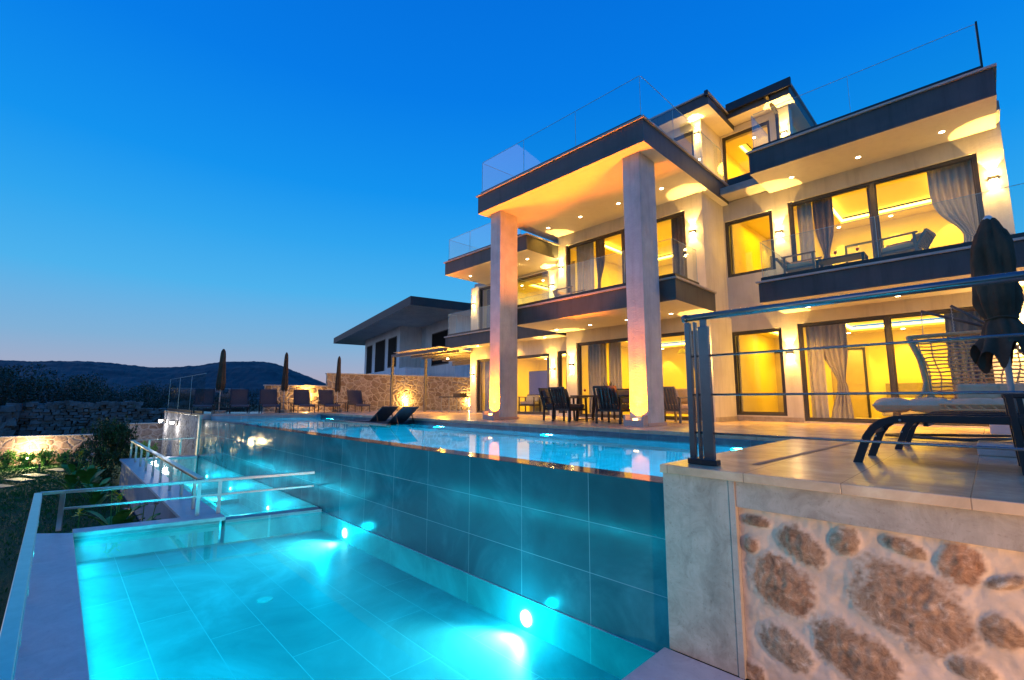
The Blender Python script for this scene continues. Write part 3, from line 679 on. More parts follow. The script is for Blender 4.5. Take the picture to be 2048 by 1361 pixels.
def window(y, x0, x1, z0, z1, mullions=(), name='window', fw=.07, depth=.10, setb=.06, sash=True):
    """metal frame with its panes between the mullions; the frame stands inside the reveal"""
    mb = MB(); ya, yb = y+setb, y+setb+depth
    g_ = .002
    mb.box(x0+g_, x1-g_, ya, yb, z1-fw, z1-g_); mb.box(x0+g_, x1-g_, ya, yb, z0+g_, z0+fw)
    mb.box(x0+g_, x0+fw, ya, yb, z0+fw, z1-fw); mb.box(x1-fw, x1-g_, ya, yb, z0+fw, z1-fw)
    for mx_ in mullions: mb.box(mx_-fw*.6, mx_+fw*.6, ya-.01, yb-.004, z0+fw, z1-fw)
    fr = mb.build(name, M['frame'], villa)
    edges = [x0+fw]+[q for mx_ in mullions for q in (mx_-fw*.6, mx_+fw*.6)]+[x1-fw]
    for k in range(0, len(edges), 2):
        a, b_ = edges[k], edges[k+1]; s_ = .028
        if sash:
            mb = MB(); ys = ya+.03; mb.box(a+g_, b_-g_, ys, ys+.04, z1-fw-s_, z1-fw-g_); mb.box(a+g_, b_-g_, ys, ys+.04, z0+fw+g_, z0+fw+s_)
            mb.box(a+g_, a+s_, ys, ys+.04, z0+fw+s_, z1-fw-s_); mb.box(b_-s_, b_-g_, ys, ys+.04, z0+fw+s_, z1-fw-s_)
            mb.build('sash', M['frame'], fr)
        mb = MB(); mb.add([(a+s_, ya+.05, z0+fw+s_), (b_-s_, ya+.05, z0+fw+s_), (b_-s_, ya+.05, z1-fw-s_), (a+s_, ya+.05, z1-fw-s_)], [(0, 1, 2, 3)])
        mb.build('pane', M['glass'], fr)
    return fr
def slab(name, x0, x1, y0, y1, z0, z1, fascia='fascia'):
    """slab with painted soffit, coloured edge and a thin pale coping on top"""
    mb = MB(); mb.box(x0, x1, y0, y1, z0, z1-.045, 0)
    mb.mi[0] = 1           # underside
    o = mb.build(name, [M[fascia], M['stucco_plain']], villa, bevel=0)
    mb = MB(); mb.box(x0-.05, x1+.05, y0-.05, y1, z1-.044, z1); mb.build('coping', M['cap'], o)
    return o
def sconce(x, y, z, p=1.0, up=True, parent=None):
    """flat box lamp throwing a cone up and a cone down the wall"""
    mb = MB(); mb.box(x-.085, x+.085, y-.085, y-.002, z-.035, z+.035)
    o = mb.build('wall_lamp', M['frame'], parent or villa, bevel=.004)
    for s_ in (1, -1):
        mb = MB(); mb.box(x-.06, x+.06, y-.072, y-.018, z+s_*.037-.001, z+s_*.037+.001); mb.build('lens', M['bulb_sconce'], o)
        light('SPOT', (x, y-.07, z+s_*.045), (190 if s_ > 0 else 95)*p, SCONCE, o, aim=(0, -.06, s_), spot=(60 if s_ > 0 else 74), blend=(.08 if s_ > 0 else .35), size=.012)
        light('POINT', (x, y-.10, z+s_*.10), 11*p, SCONCE, o, size=.03)
    return o
def downlight(x, y, z, p=1.0):
    mb = MB(); mb.lathe((x, y, z-.012), [(.055, 0), (.055, .0115)], 14); o = mb.build('ceiling_light', M['white_metal'], villa)
    mb = MB(); mb.lathe((x, y, z-.014), [(.048, 0), (.048, .0018)], 14); mb.build('lens', M['bulb_warm'], o)
    light('SPOT', (x, y, z-.03), 115*p, WARM, o, aim=(0, 0, -1), spot=120, blend=.8, size=.04)
    return o
def balustrade(pts, z0, z1, splits, base=True):
    """frameless glass on a black floor channel; pts is the plan polyline, splits the number of panes on each leg"""
    mb = MB()
    for a, b_ in zip(pts, pts[1:]): mb.bar((*a, z0+.05), (*b_, z0+.05), .07, .1)
    o = mb.build('balustrade', M['channel'], villa)
    for (a, b_), n in zip(zip(pts, pts[1:]), splits):
        a, b_ = Vector((*a, 0)), Vector((*b_, 0)); d = (b_-a)
        for k in range(n):
            p0 = a+d*((k+.004)/n)+d.normalized()*.03*(k == 0); p1 = a+d*((k+.996)/n)-d.normalized()*.01
            mb = MB(); mb.add([(p0.x, p0.y, z0+.09), (p1.x, p1.y, z0+.09), (p1.x, p1.y, z1), (p0.x, p0.y, z1)], [(0, 1, 2, 3)])
            mb.build('glass_pane', M['rail_glass'], o)
            mb = MB(); mb.bar((p1.x, p1.y, z0+.1), (p1.x, p1.y, z1), .008, .012); mb.bar((p0.x, p0.y, z1), (p1.x, p1.y, z1), .012, .008)
            mb.build('glass_edge', M['glass_edge'], o)
    return o
def room(x0, x1, y0, y1, z0, z1, p=1.0, cove=True, color=ROOM, nd=3, wallm='room', lit=True):
    """the inside of a room seen through its windows: floor, walls, ceiling with a light cove"""
    t = .04
    mb = MB(); mb.box(x0, x1, y0, y1, z0+.002, z0+t); mb.build('room_floor', M['room_floor'], villa)
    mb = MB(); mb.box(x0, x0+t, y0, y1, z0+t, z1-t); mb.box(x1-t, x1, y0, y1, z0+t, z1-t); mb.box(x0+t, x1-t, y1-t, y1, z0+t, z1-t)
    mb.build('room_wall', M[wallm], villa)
    w = x1-x0; d = y1-y0
    if cove:
        ix0, ix1, iy0, iy1 = x0+w*.16+.15, x1-w*.16-.15, y0+.55, y1-.75
        mb = MB(); zc = z1-.16
        mb.box(x0+t, x1-t, y0, iy0, zc, z1-t); mb.box(x0+t, x1-t, iy1, y1-t, zc, z1-t); mb.box(x0+t, ix0, iy0, iy1, zc, z1-t); mb.box(ix1, x1-t, iy0, iy1, zc, z1-t)
        mb.box(ix0, ix1, iy0, iy1, z1+.02, z1+.04)
        ce = mb.build('room_ceiling', M[wallm], villa)
        mb = MB(); e = .05
        mb.box(ix0, ix1, iy1-e, iy1-.001, zc+.05, zc+.11); mb.box(ix0, ix0+e, iy0+e, iy1-e, zc+.05, zc+.11); mb.box(ix1-e, ix1, iy0+e, iy1-e, zc+.05, zc+.11); mb.box(ix0, ix1, iy0, iy0+e, zc+.05, zc+.11)
        mb.build('glow_strip', M['cove'], ce)
        zl = zc
    else:
        mb = MB(); mb.box(x0+t, x1-t, y0, y1, z1-t, z1); ce = mb.build('room_ceiling', M[wallm], villa); zl = z1-t
    for i in range(nd):
        for yy in (y0+.35, y1-.45):
            x = x0+w*(i+.5)/nd
            mb = MB(); mb.lathe((x, yy, zl-.01), [(.045, 0), (.045, .0095)], 12); sp_ = mb.build('spotlight', M['bulb_warm'], ce)
            if yy > y0+1: light('SPOT', (x, yy, zl-.03), 75*p, (1, .60, .08), sp_, aim=(0, .12, -1), spot=78, blend=.45, size=.02)
    light('AREA', ((x0+x1)/2, (y0+y1)/2, zl-.12), 95*p*w*d/12, color, ce, aim=(0, 0, -1), sx_=w*.6, sy_=d*.5)
    light('POINT', ((x0+x1)/2, (y0+y1)/2+.3, z0+1.3), 26*p, color, ce, size=.4)
    return ce
def curtain(x0, x1, y, z0, z1, mat, label, tie=None, amp=.045, waves=None):
    """pleated curtain; tie = (height, x of the gather) draws it in like a tie-back"""
    nx = max(10, int((x1-x0)/.022)); nz = 24; mb = MB(); v = []; f = []
    wv = waves or (x1-x0)/.13
    for j in range(nz+1):
        z = z0+(z1-z0)*j/nz
        for i in range(nx+1):
            u = i/nx; x = x0+(x1-x0)*u
            if tie:
                k = math.exp(-((z-tie[0])/.55)**2)*.72; x = x*(1-k)+tie[1]*k+(u-.5)*.0
                if z < tie[0]: k2 = .45*min(1, (tie[0]-z)/.5)*0+.35; x = x*(1-k2)+(tie[1]+(u-.5)*(x1-x0)*.55)*k2
            a = amp*(1-.3*math.cos(z*2)); v.append((x, y+a*math.sin(u*wv*2*math.pi)+.012*math.sin(u*37+z*3), z))
    for j in range(nz):
        for i in range(nx):
            a = j*(nx+1)+i; f.append((a, a+1, a+nx+2, a+nx+1))
    mb.add(v, f); o = mb.build('curtain', M[mat], smooth=True); tag(o, label, 'curtain'); return o

# --- walls
wall('wall', YF, -9.75, -4.93, 0, 2.86, [(-9.33, -5.2, .02, 2.42)])
wall('wall', YF, -10.08, -4.98, 2.86, 6.2, [(-9.73, -5.48, 3.32, 5.82)])
wall('wall', YL, -15.5, -9.76, 0, 5.42, [(-15.1, -13.75, .02, 2.25), (-13.07, -11.0, .02, 2.24), (-10.62, -10.2, .1, 2.28), (-14.98, -14.1, 3.3, 5.34), (-12.95, -11.0, 3.32, 5.34)])
wall('wall', YR, -5.02, .66, 0, 6.28, [(-5.0+.02, -3.68, .15, 2.47), (-3.31, .1, .03, 2.52), (-4.97, -3.70, 4.05, 5.72), (-3.31, .27, 3.32, 5.79)])
wall('wall', YR, .66, 1.1, 0, 2.85, [])
mb = MB(); mb.box(-5.2, -4.93, YF+.28, YR-.001, 0, 2.86); mb.box(-5.25, -4.98, YF+.28, YR-.001, 2.86, 6.2)
mb.build('side_wall', M['stucco'], villa)
mb = MB(); mb.box(.40, .66, YR+.28, 19, 0, 6.2); mb.build('side_wall', M['stucco'], villa)
mb = MB(); mb.box(-15.5, -15.2, YL+.28, 18, 0, 5.4); mb.build('side_wall', M['stucco'], villa)
# skirting course
mb = MB(); mb.box(-4.92, -3.32, YR-.015, YR, 0.001, .12); mb.box(-4.93, -4.915, YF+.02, YR-.02, 0.001, .12); mb.build('plinth', M['travertine'], villa)
# --- slabs
slab('porch_roof', -10.43, -4.80, 8.70, 13.48, 6.2, 6.78)
slab('roof_slab', -3.72, .60, 12.0, YR-.002, 6.2, 6.80)
slab('roof_slab', -14.50, -10.05, 10.45, YL-.002, 5.4, 5.93)
slab('balcony', -10.02, -4.77, 9.85, YF-.002, 2.82, 3.36, 'fascia')
slab('balcony', -3.57, 1.0, 11.6, YR-.002, 2.82, 3.33, 'fascia')
slab('balcony', -16.45, -10.08, 11.95, YL-.002, 2.78, 3.30, 'fascia')
# roof deck between
mb = MB(); mb.box(-15.5, .66, YL+.3, 19, 6.30, 6.5); mb.box(-10.43, -4.8, 13.5, 15, 6.5, 6.74); mb.build('roof_terrace', M['cap'], villa)
mb = MB(); mb.box(-15.4, -10.5, YL+.1, 19, 5.44, 5.6); mb.build('roof_terrace', M['cap'], villa)
mb = MB(); mb.box(-4.79, -3.73, YR-.03, YR+.1, 6.68, 6.97); mb.build('upstand', M['channel'], villa)
# --- columns
for cx in (-10.17, -5.53):
    mb = MB(); mb.box(cx, cx+.43, 9.0, 9.72, .001, 6.199); c_ = mb.build('column', M['column'], villa, bevel=.006)
    mb = MB(); mb.box(cx-.03, cx+.46, 8.97, 9.75, .002, .07); mb.build('column_base', M['pink_box'], c_, bevel=.004)
    bx = cx+.215
    mb = MB(); mb.box(bx-.235, bx+.235, 8.76, 8.96, .002, .13); mb.box(bx-.235, bx-.19, 8.76, 8.96, .13, .24); mb.box(bx+.19, bx+.235, 8.76, 8.96, .13, .24)
    ul = mb.build('uplight_box', M['pink_box'], c_)
    mb = MB(); mb.lathe((bx, 8.85, .131), [(.05, 0), (.05, .03)], 14); mb.build('lens', M['bulb_orange'], ul)
    light('SPOT', (bx, 8.915, .2), 3400, (1, .20, .0), ul, aim=(0, 0, 1), spot=112, blend=.25, size=.05)
    light('SPOT', (bx, 8.86, .3), 60, (1, .62, .02), ul, aim=(0, .25, 1), spot=70, blend=1, size=.03)
# --- windows
window(YF, -9.33, -5.2, .02, 2.42, (-7.35,))
window(YF, -9.73, -5.48, 3.32, 5.82, (-7.51,))
window(YL, -15.1, -13.75, .02, 2.25); window(YL, -13.07, -11.0, .02, 2.24); window(YL, -10.62, -10.2, .1, 2.28)
window(YL, -14.98, -14.1, 3.3, 5.34); window(YL, -12.95, -11.0, 3.32, 5.34)
window(YR, -4.98, -3.68, .15, 2.47, setb=.05); window(YR, -3.31, .1, .03, 2.52, (-1.5,))
window(YR, -4.97, -3.70, 4.05, 5.72, setb=.05); window(YR, -3.31, .27, 3.32, 5.79, (-1.52,))
# --- lamps
for a in ((-5.27, YF, 5.13, 1), (-9.92, YF, 5.08, 1), (-9.53, YF, 1.71, 1), (-5.06, YF, 1.68, .8), (-10.81, YL, 4.72, .9), (-10.82, YL, 1.65, .9), (-15.3, YL, 4.68, .8), (-15.29, YL, 1.62, .8),
          (-3.55, YR, 5.04, 1.1), (.46, YR, 5.13, 1.2), (-3.51, YR, 1.78, 1.1), (.52, YR, 1.85, 3.0)): sconce(*a)
for x in (-9.68, -8.36, -6.99, -5.65): downlight(x, 11.1, 6.2)
for x in (-9.58, -8.26, -6.99, -5.66): downlight(x, 11.35, 2.82)
for x in (-3.02, -1.64, -.2): downlight(x, 12.88, 6.2, 1.0)
for x in (-2.9, -1.2, .5): downlight(x, 12.9, 2.82, 2.6)
for x in (-13.85, -10.74): downlight(x, 11.2, 5.4, .8)
for x in (-14.6, -12.6, -10.9): downlight(x, 12.25, 2.78, .6)
# --- rooms
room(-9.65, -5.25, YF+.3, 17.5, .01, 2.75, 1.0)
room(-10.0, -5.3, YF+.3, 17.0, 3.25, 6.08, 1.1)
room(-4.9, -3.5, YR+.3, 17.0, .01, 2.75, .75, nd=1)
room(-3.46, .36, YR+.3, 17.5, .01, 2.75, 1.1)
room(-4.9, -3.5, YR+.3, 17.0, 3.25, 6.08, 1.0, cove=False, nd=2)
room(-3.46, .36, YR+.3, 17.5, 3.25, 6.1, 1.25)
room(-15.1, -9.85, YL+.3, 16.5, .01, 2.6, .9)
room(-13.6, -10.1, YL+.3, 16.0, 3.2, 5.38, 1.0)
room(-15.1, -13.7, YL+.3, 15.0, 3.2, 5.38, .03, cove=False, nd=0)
# --- balustrades
balustrade([(-10.05, 13.3), (-10.36, 8.78), (-4.87, 8.78), (-4.87, 13.4)], 6.78, 7.85, (2, 3, 3))
balustrade([(-3.62, 13.4), (-3.62, 12.08), (.47, 12.08)], 6.80, 7.80, (1, 2))
balustrade([(-14.42, 12.5), (-14.42, 10.55), (-10.4, 10.55)], 5.93, 6.85, (1, 3))
balustrade([(-9.95, 12.0), (-9.95, 9.93), (-4.84, 9.93), (-4.84, 11.2)], 3.36, 4.30, (1, 4, 1))
balustrade([(-3.5, 13.45), (-3.5, 11.68), (.90, 11.68)], 3.33, 4.30, (1, 2))
balustrade([(-16.38, 12.55), (-16.38, 12.03), (-10.2, 12.03)], 3.30, 4.30, (1, 4))
mb = MB(); mb.box(.455, .485, 12.065, 12.095, 6.8, 7.84); mb.build('rail_post', M['channel'], villa)
# --- penthouse
PZ = 6.75
wall('penthouse_wall', 13.52, -10.4, -5.5, PZ, 9.25, [(-8.0, -5.75, 7.0, 9.0)])
window(13.52, -8.0, -5.75, 7.0, 9.0)
mb = MB(); mb.box(-5.74, -5.5, 13.8, 15.0, PZ, 9.25); mb.build('penthouse_wall', M['stucco'], villa); mb = MB(); mb.box(-3.75, -3.45, 14.95, 15.3, PZ, 9.38); mb.build('penthouse_wall', M['stucco'], villa)
wall('penthouse_wall', 15.0, -5.49, -3.76, PZ, 9.4, [(-5.45, -4.0, PZ+.05, 9.2)])
window(15.0, -5.45, -4.0, PZ+.05, 9.2, (), fw=.06)
room(-5.7, -3.6, 15.3, 18.5, PZ, 9.3, 1.3, nd=1)
room(-9, -5.76, 13.82, 17, PZ, 9.2, .5, cove=False, nd=1)
slab('penthouse_roof', -10.8, -5.03, 12.98, 17.4, 9.25, 9.62)
slab('penthouse_roof', -5.02, -3.28, 14.45, 17.5, 9.42, 9.80)
mb = MB(); mb.box(-5.1, -5.0, 12.9, 14.4, 9.50, 9.66); mb.box(-5.02, -3.2, 14.33, 14.43, 9.60, 9.86); mb.bar((-3.85, 14.38, 9.6), (-3.75, 14.9, 9.2), .08); mb.bar((-3.75, 14.9, 9.2), (-3.75, 14.9, PZ), .08)
mb.build('gutter', M['channel'], villa)
sconce(-5.62, 13.52, 8.78, 1.0); sconce(-3.6, 14.95, 8.55, 1.2)
light('POINT', (-4.7, 14.0, 7.6), 60, WARM, villa, size=.2)

# --- pergola on the left of the house
pg = thing('pergola', 'slatted timber pergola attached to the left end of the villa', 'pergola', (-17, 13, 0))
mb = MB(); mb.box(-19.2, -15.1, 10.9, 11.0, 2.5, 2.62); mb.box(-19.2, -15.55, 14.4, 14.5, 2.3, 2.42); mb.build('beam', M['beam'], pg)
for k in range(6):
    y = 11.3+k*.62; mb = MB(); zz = 2.60-(y-10.8)*.046; mb.box(-19.2, -15.5, y, y+.07, zz, zz+.09); mb.build('rafter', M['beam'], pg)
for k in range(9):
    x = -19.0+k*.42; mb = MB(); mb.hexa([(x, 10.9, 2.70), (x+.27, 10.9, 2.70), (x+.27, 14.5, 2.535), (x, 14.5, 2.535), (x, 10.9, 2.72), (x+.27, 10.9, 2.72), (x+.27, 14.5, 2.555), (x, 14.5, 2.555)]); mb.build('slat', M['slat'], pg)
for (x, y) in ((-19.15, 10.95), (-18.9, 12.6)):
    mb = MB(); mb.box(x-.05, x+.05, y-.05, y+.05, 0, 2.5); mb.build('post', M['beam'], pg)
mb = MB(); mb.lathe((-16.6, 12.2, 2.33), [(.05, 0), (.05, .05)], 10); pl = mb.build('lamp', M['bulb_warm'], pg); light('POINT', (-16.6, 12.0, 2.0), 420, WARM, pl, size=.06)

# --- curtains
curtain(-9.2, -8.45, YF+.45, .06, 2.55, 'curtain', 'grey curtain at left of the ground-floor sliding door behind the dining table')
curtain(-8.42, -7.95, YF+.5, .06, 2.55, 'sheer', 'pale sheer curtain next to the grey one behind the dining table')
curtain(-5.85, -5.35, YF+.45, .06, 2.55, 'curtain_blue', 'dark blue curtain drawn to the right of the ground-floor door behind the near column', tie=(1.1, -5.42))
curtain(-9.6, -8.85, YF+.45, 3.3, 5.95, 'sheer', 'cream curtain at left of the first-floor door above the dining table')
curtain(-8.83, -8.45, YF+.5, 3.3, 5.95, 'curtain_brown', 'brown curtain inside the first-floor door under the porch roof', tie=(4.3, -8.75))
curtain(-6.1, -5.55, YF+.45, 3.3, 5.95, 'curtain_blue', 'dark curtain at right of the first-floor door under the porch roof')
curtain(-3.2, -2.85, YR+.42, 3.3, 5.98, 'sheer', 'pale sheer curtain at left of the upper right bedroom window')
curtain(-2.85, -2.4, YR+.47, 3.3, 5.98, 'curtain_brown', 'brown curtain tied back at left of the upper right bedroom window', tie=(4.2, -2.62))
curtain(-1.68, -1.5, YR+.47, 3.3, 5.98, 'curtain_brown', 'narrow brown curtain behind the middle post of the upper right bedroom window')
curtain(-.55, .3, YR+.42, 3.3, 5.98, 'sheer', 'white sheer curtain sweeping at right of the upper right bedroom window', tie=(4.1, .12))
curtain(-3.22, -2.85, YR+.40, .06, 2.62, 'sheer', 'pale sheer curtain at left of the ground-floor bedroom window')
curtain(-2.95, -2.35, YR+.47, .06, 2.62, 'curtain', 'beige curtain tied back in the ground-floor bedroom behind the hanging chair', tie=(.95, -2.5))
curtain(-.55, .1, YR+.45, .06, 2.62, 'curtain_blue', 'dark blue curtain at right of the ground-floor bedroom window')
curtain(-15.0, -13.85, YL+.4, .06, 2.35, 'sheer', 'cream curtain in the leftmost ground-floor door')
curtain(-11.45, -11.05, YL+.4, .06, 2.35, 'curtain_blue', 'dark blue curtain at right of the television room door')
curtain(-11.4, -11.05, YL+.4, 3.28, 5.3, 'sheer', 'pale curtain at right of the upper left room window')
curtain(-14.9, -14.2, YL+.4, 3.28, 5.3, 'curtain_blue', 'dark curtain in the unlit upper window at the left end of the villa')

# --- things inside
def tv(x, y, z, w, h, label, rz=0):
    t = thing('television', label, 'television', (x, y, z), rz)
    mb = MB(); mb.box(-w/2, w/2, 0, .05, 0, h); mb.build('screen', M['screen'], t, local=True, bevel=.006)
    mb = MB(); mb.box(-w/2+.02, w/2-.02, -.004, -.001, .02, h-.02); mb.build('display', M['lit_blue'], t, local=True)
tv(-12.35, 13.5, .75, 1.05, .95, 'dark television screen in the ground-floor left room')
mb = MB(); mb.box(-12.95, -11.3, 13.6, 14.0, .05, .6); mb.box(-12.8, -12.0, 13.59, 13.6, .1, .55); tag(mb.build('sideboard', M['room'], bevel=.01), 'low pale sideboard under the television in the left room', 'sideboard')
ov = thing('oven', 'built-in white oven in the kitchen wall behind the near column', 'oven', (-6.2, 15.2, 0))
mb = MB(); mb.box(-6.9, -5.5, 15.25, 15.6, .05, 2.3); mb.build('cabinet', M['wood_grey'], ov); mb = MB(); mb.box(-6.5, -5.9, 15.2, 15.25, 1.0, 1.5); mb.build('door', M['white_gloss'], ov, bevel=.01)
mb = MB(); mb.box(-6.4, -6.05, 15.19, 15.2, 1.12, 1.42); mb.build('window', M['screen'], ov)
for k, (x, l) in enumerate(((-6.75, 'left cone pendant lamp in the kitchen behind the near column'), (-6.2, 'right cone pendant lamp in the kitchen behind the near column'))):
    t = thing('pendant_lamp', l, 'lamp', (x, 14.2, 2.05), group='kitchen pendant lamps')
    mb = MB(); mb.lathe((0, 0, 0), [(.16, 0), (.02, .16)], 16); mb.build('shade', M['frame'], t, local=True)
    mb = MB(); mb.bar((0, 0, .16), (0, 0, .55), .008); mb.build('cord', M['frame'], t, local=True)
bd = thing('bed', 'bed with wooden headboard in the ground-floor right bedroom', 'bed', (-1.0, 15.8, .05))
mb = MB(); mb.box(-1.0, 1.0, -.5, 1.5, .1, .42); mb.build('mattress', M['sheer'], bd, local=True, bevel=.05); mb = MB(); mb.box(-1.1, 1.1, 1.5, 1.58, 0, 1.0); mb.build('headboard', M['wood_grey'], bd, local=True)
mb = MB(); mb.box(-.8, -.15, 1.0, 1.4, .42, .58); mb.box(.15, .8, 1.0, 1.4, .42, .58); mb.build('pillow', M['sheer'], bd, local=True, bevel=.06)
for (x, y, z, l) in ((-3.0, 17.40, .05, 'plain interior door in the ground-floor right bedroom'), (-4.45, 16.9, .05, 'wooden interior door seen through the narrow ground-floor window'), (-4.3, 16.9, 3.3, 'interior door seen through the upper square window'), (-7.6, 17.4, .05, 'interior door at the back of the dining room'), (-2.3, 17.4, 3.3, 'lit cupboard door at the back of the upper right bedroom')):
    t = thing('interior_door', l, 'door', (x, y, z)); mb = MB(); mb.box(-.42, .42, 0, .04, 0, 2.05); mb.build('leaf', M['door_wood'], t, local=True, bevel=.004)
    mb = MB(); mb.box(-.48, -.42, -.02, .04, 0, 2.11); mb.box(.42, .48, -.02, .04, 0, 2.11); mb.box(-.42, .42, -.02, .04, 2.05, 2.11); mb.build('door_frame', M['wood_dark'], t, local=True)
    mb = MB(); mb.tube([(.33, -.01, 1.0), (.33, -.06, 1.0), (.22, -.06, 1.0)], .01, 6); mb.build('handle', M['steel'], t, local=True)
sf = thing('sofa', 'cream sofa inside the dining room behind the near porch column', 'sofa', (-6.1, 13.6, .05), R(180))
mb = MB(); mb.box(-.9, .9, -.35, .4, .1, .42); mb.build('seat', M['cushion'], sf, local=True, bevel=.05)
mb = MB(); mb.box(-.9, .9, .25, .45, .42, .85); mb.build('backrest', M['cushion'], sf, local=True, bevel=.06)
for x in (-.98, .84): mb = MB(); mb.box(x, x+.14, -.35, .45, .1, .6); mb.build('armrest', M['cushion'], sf, local=True, bevel=.04)
# arched lit mirror on the first floor
ar = []
for k in range(15):
    a = math.pi*k/14; ar.append((.28*math.cos(a), .28*math.sin(a)+.75))
t = thing('arched_mirror', 'arched mirror with glowing rim in the first-floor room under the porch roof', 'mirror', (-8.1, 16.0, 3.85))
mb = MB(); mb.tube([(.28, 0, 0)]+[(x, 0, z) for x, z in ar]+[(-.28, 0, 0)], .02, 6); mb.build('lit_rim', M['cove'], t, local=True)
mb = MB(); mb.v = [(x, .01, z) for x, z in ar]+[(-.28, .01, 0), (.28, .01, 0)]; mb.f = [tuple(range(len(mb.v)))]; mb.mi = [0]; mb.build('glass', M['white_gloss'], t, local=True)

# ================================================================ FURNITURE
def lounge_chair(name, label, cat, loc, rz, grp, frame='wood_dark', cush='cushion', h=.86, slats=True, w=.62):
    """slat-backed outdoor armchair; faces local +Y"""
    t = thing(name, label, cat, loc, rz, grp)
    hw = w/2; sh = .34
    mb = MB(); mb.bar((-hw, -.30, 0), (-hw, -.30+.02, .60), .045); mb.build('leg', M[frame], t, local=True)
    mb = MB(); mb.bar((hw, -.30, 0), (hw, -.28, .60), .045); mb.build('leg', M[frame], t, local=True)
    mb = MB(); mb.bar((-hw, .32, 0), (-hw, .30, .60), .045); mb.build('leg', M[frame], t, local=True)
    mb = MB(); mb.bar((hw, .32, 0), (hw, .30, .60), .045); mb.build('leg', M[frame], t, local=True)
    mb = MB(); mb.box(-hw-.03, -hw+.03, -.34, .36, .60, .63); mb.build('armrest', M[frame], t, local=True, bevel=.006)
    mb = MB(); mb.box(hw-.03, hw+.03, -.34, .36, .60, .63); mb.build('armrest', M[frame], t, local=True, bevel=.006)
    mb = MB(); mb.box(-hw+.023, hw-.023, -.28, .30, sh-.06, sh); mb.build('seat_frame', M[frame], t, local=True)
    mb = MB(); mb.bar((-hw+.03, -.30, sh), (-hw+.03, -.46, h), .04); mb.bar((hw-.03, -.30, sh), (hw-.03, -.46, h), .04); mb.bar((-hw+.02, -.46, h), (hw-.02, -.46, h), .05)
    for k in range(5):
        x = -hw+.03+(w-.06)*(k+1)/6; mb.bar((x, -.31, sh), (x, -.455, h), .045, .018)
    mb.build('backrest', M[frame], t, local=True)
    mb = MB(); mb.box(-hw+.03, hw-.03, -.26, .30, sh+.002, sh+.11); mb.build('seat_cushion', M[cush], t, local=True, bevel=.03)
    mb = MB(); mb.hexa([(-hw+.05, -.27, sh+.12), (hw-.05, -.27, sh+.12), (hw-.05, -.15, sh+.12), (-hw+.05, -.15, sh+.12), (-hw+.05, -.42, h-.02), (hw-.05, -.42, h-.02), (hw-.05, -.30, h-.02), (-hw+.05, -.30, h-.02)])
    mb.build('back_cushion', M[cush], t, local=True, bevel=.035)
    return t
c0 = lounge_chair('dining_armchair', 'dark slatted armchair at the left end of the porch dining table', 'chair', (-8.35, 9.95, 0), R(-78), 'armchairs round the porch dining table', cush='brown_sling')
dup(c0, (-7.72, 9.62, 0), R(-8), 'dark slatted armchair with its back to the pool, next to the left-end chair')
dup(c0, (-6.35, 9.62, 0), R(6), 'dark armchair on the pool side of the dining table, half hidden by the near column')
dup(c0, (-7.3, 11.25, 0), R(180), 'dark armchair on the house side of the dining table, farther from the column')
dup(c0, (-6.35, 11.25, 0), R(184), 'dark armchair on the house side of the dining table nearest the column')
lounge_chair('dining_armchair', 'pale slatted armchair standing to the right of the near porch column', 'chair', (-5.50, 11.15, 0), R(-12), 'armchairs round the porch dining table', frame='wood_grey')
tb = thing('dining_table', 'dark outdoor dining table under the porch', 'table', (-6.95, 10.4, 0))
mb = MB(); mb.box(-1.0, 1.0, -.45, .45, .64, .68); mb.build('tabletop', M['wood_dark'], tb, local=True, bevel=.008)
for x, y in ((-.85, -.36), (-.85, .36), (.85, -.36), (.85, .36)):
    mb = MB(); mb.bar((x, y, 0), (x*.93, y, .64), .06); mb.build('leg', M['wood_dark'], tb, local=True)
for x in (-.82, .82):
    mb = MB(); mb.bar((x, -.33, .04), (x, .33, .04), .03); mb.build('stretcher', M['wood_dark'], tb, local=True)
def drink(x, y, z, label, grp='glasses of red drink on the tables'):
    t = thing('wine_glass', label, 'glass', (x, y, z), group=grp)
    mb = MB(); mb.lathe((0, 0, 0), [(.035, 0), (.035, .004), (.005, .008), (.005, .09), (.03, .12), (.038, .17), (.034, .20)], 12); mb.build('bowl', M['glass'], t, local=True, smooth=True)
    mb = MB(); mb.lathe((0, 0, 0), [(.004, .10), (.028, .125), (.034, .165)], 12); mb.build('drink', M['red'], t, local=True, smooth=True)
drink(-7.75, 10.35, .68, 'glass of red drink at the left end of the dining table')
drink(-7.3, 10.5, .68, 'glass of red drink left of the flower pot on the dining table')
drink(-6.75, 10.3, .68, 'glass of red drink right of the flower pot on the dining table')
drink(-6.3, 10.35, .68, 'rightmost glass of red drink on the dining table, near the column')
def leaves_blob(mb, c, rx, ry, rz_, n, s, rnd, shell=.5, up=.3):
    for _ in range(n):
        while True:
            p = Vector((rnd.uniform(-1, 1), rnd.uniform(-1, 1), rnd.uniform(-1, 1)))
            if p.length < 1 and p.length > shell*rnd.random(): break
        q = Vector((c[0]+p.x*rx, c[1]+p.y*ry, c[2]+p.z*rz_))
        a = Vector((rnd.gauss(0, 1), rnd.gauss(0, 1), rnd.gauss(0, 1)+up)).normalized(); b_ = a.cross(Vector((rnd.gauss(0, 1), rnd.gauss(0, 1), rnd.gauss(0, 1)))).normalized()
        l = s*rnd.uniform(.6, 1.4); w = l*rnd.uniform(.25, .45)
        mb.add([q-a*l*.5, q+b_*w*.5, q+a*l*.5, q-b_*w*.5], [(0, 1, 2, 3)])
pp = thing('potted_plant', 'small plant in a brown pot on the dining table', 'plant', (-7.05, 10.45, .68))
mb = MB(); mb.lathe((0, 0, 0), [(.11, 0), (.14, .12), (.13, .12)], 14); mb.build('pot', M['pot'], pp, local=True)
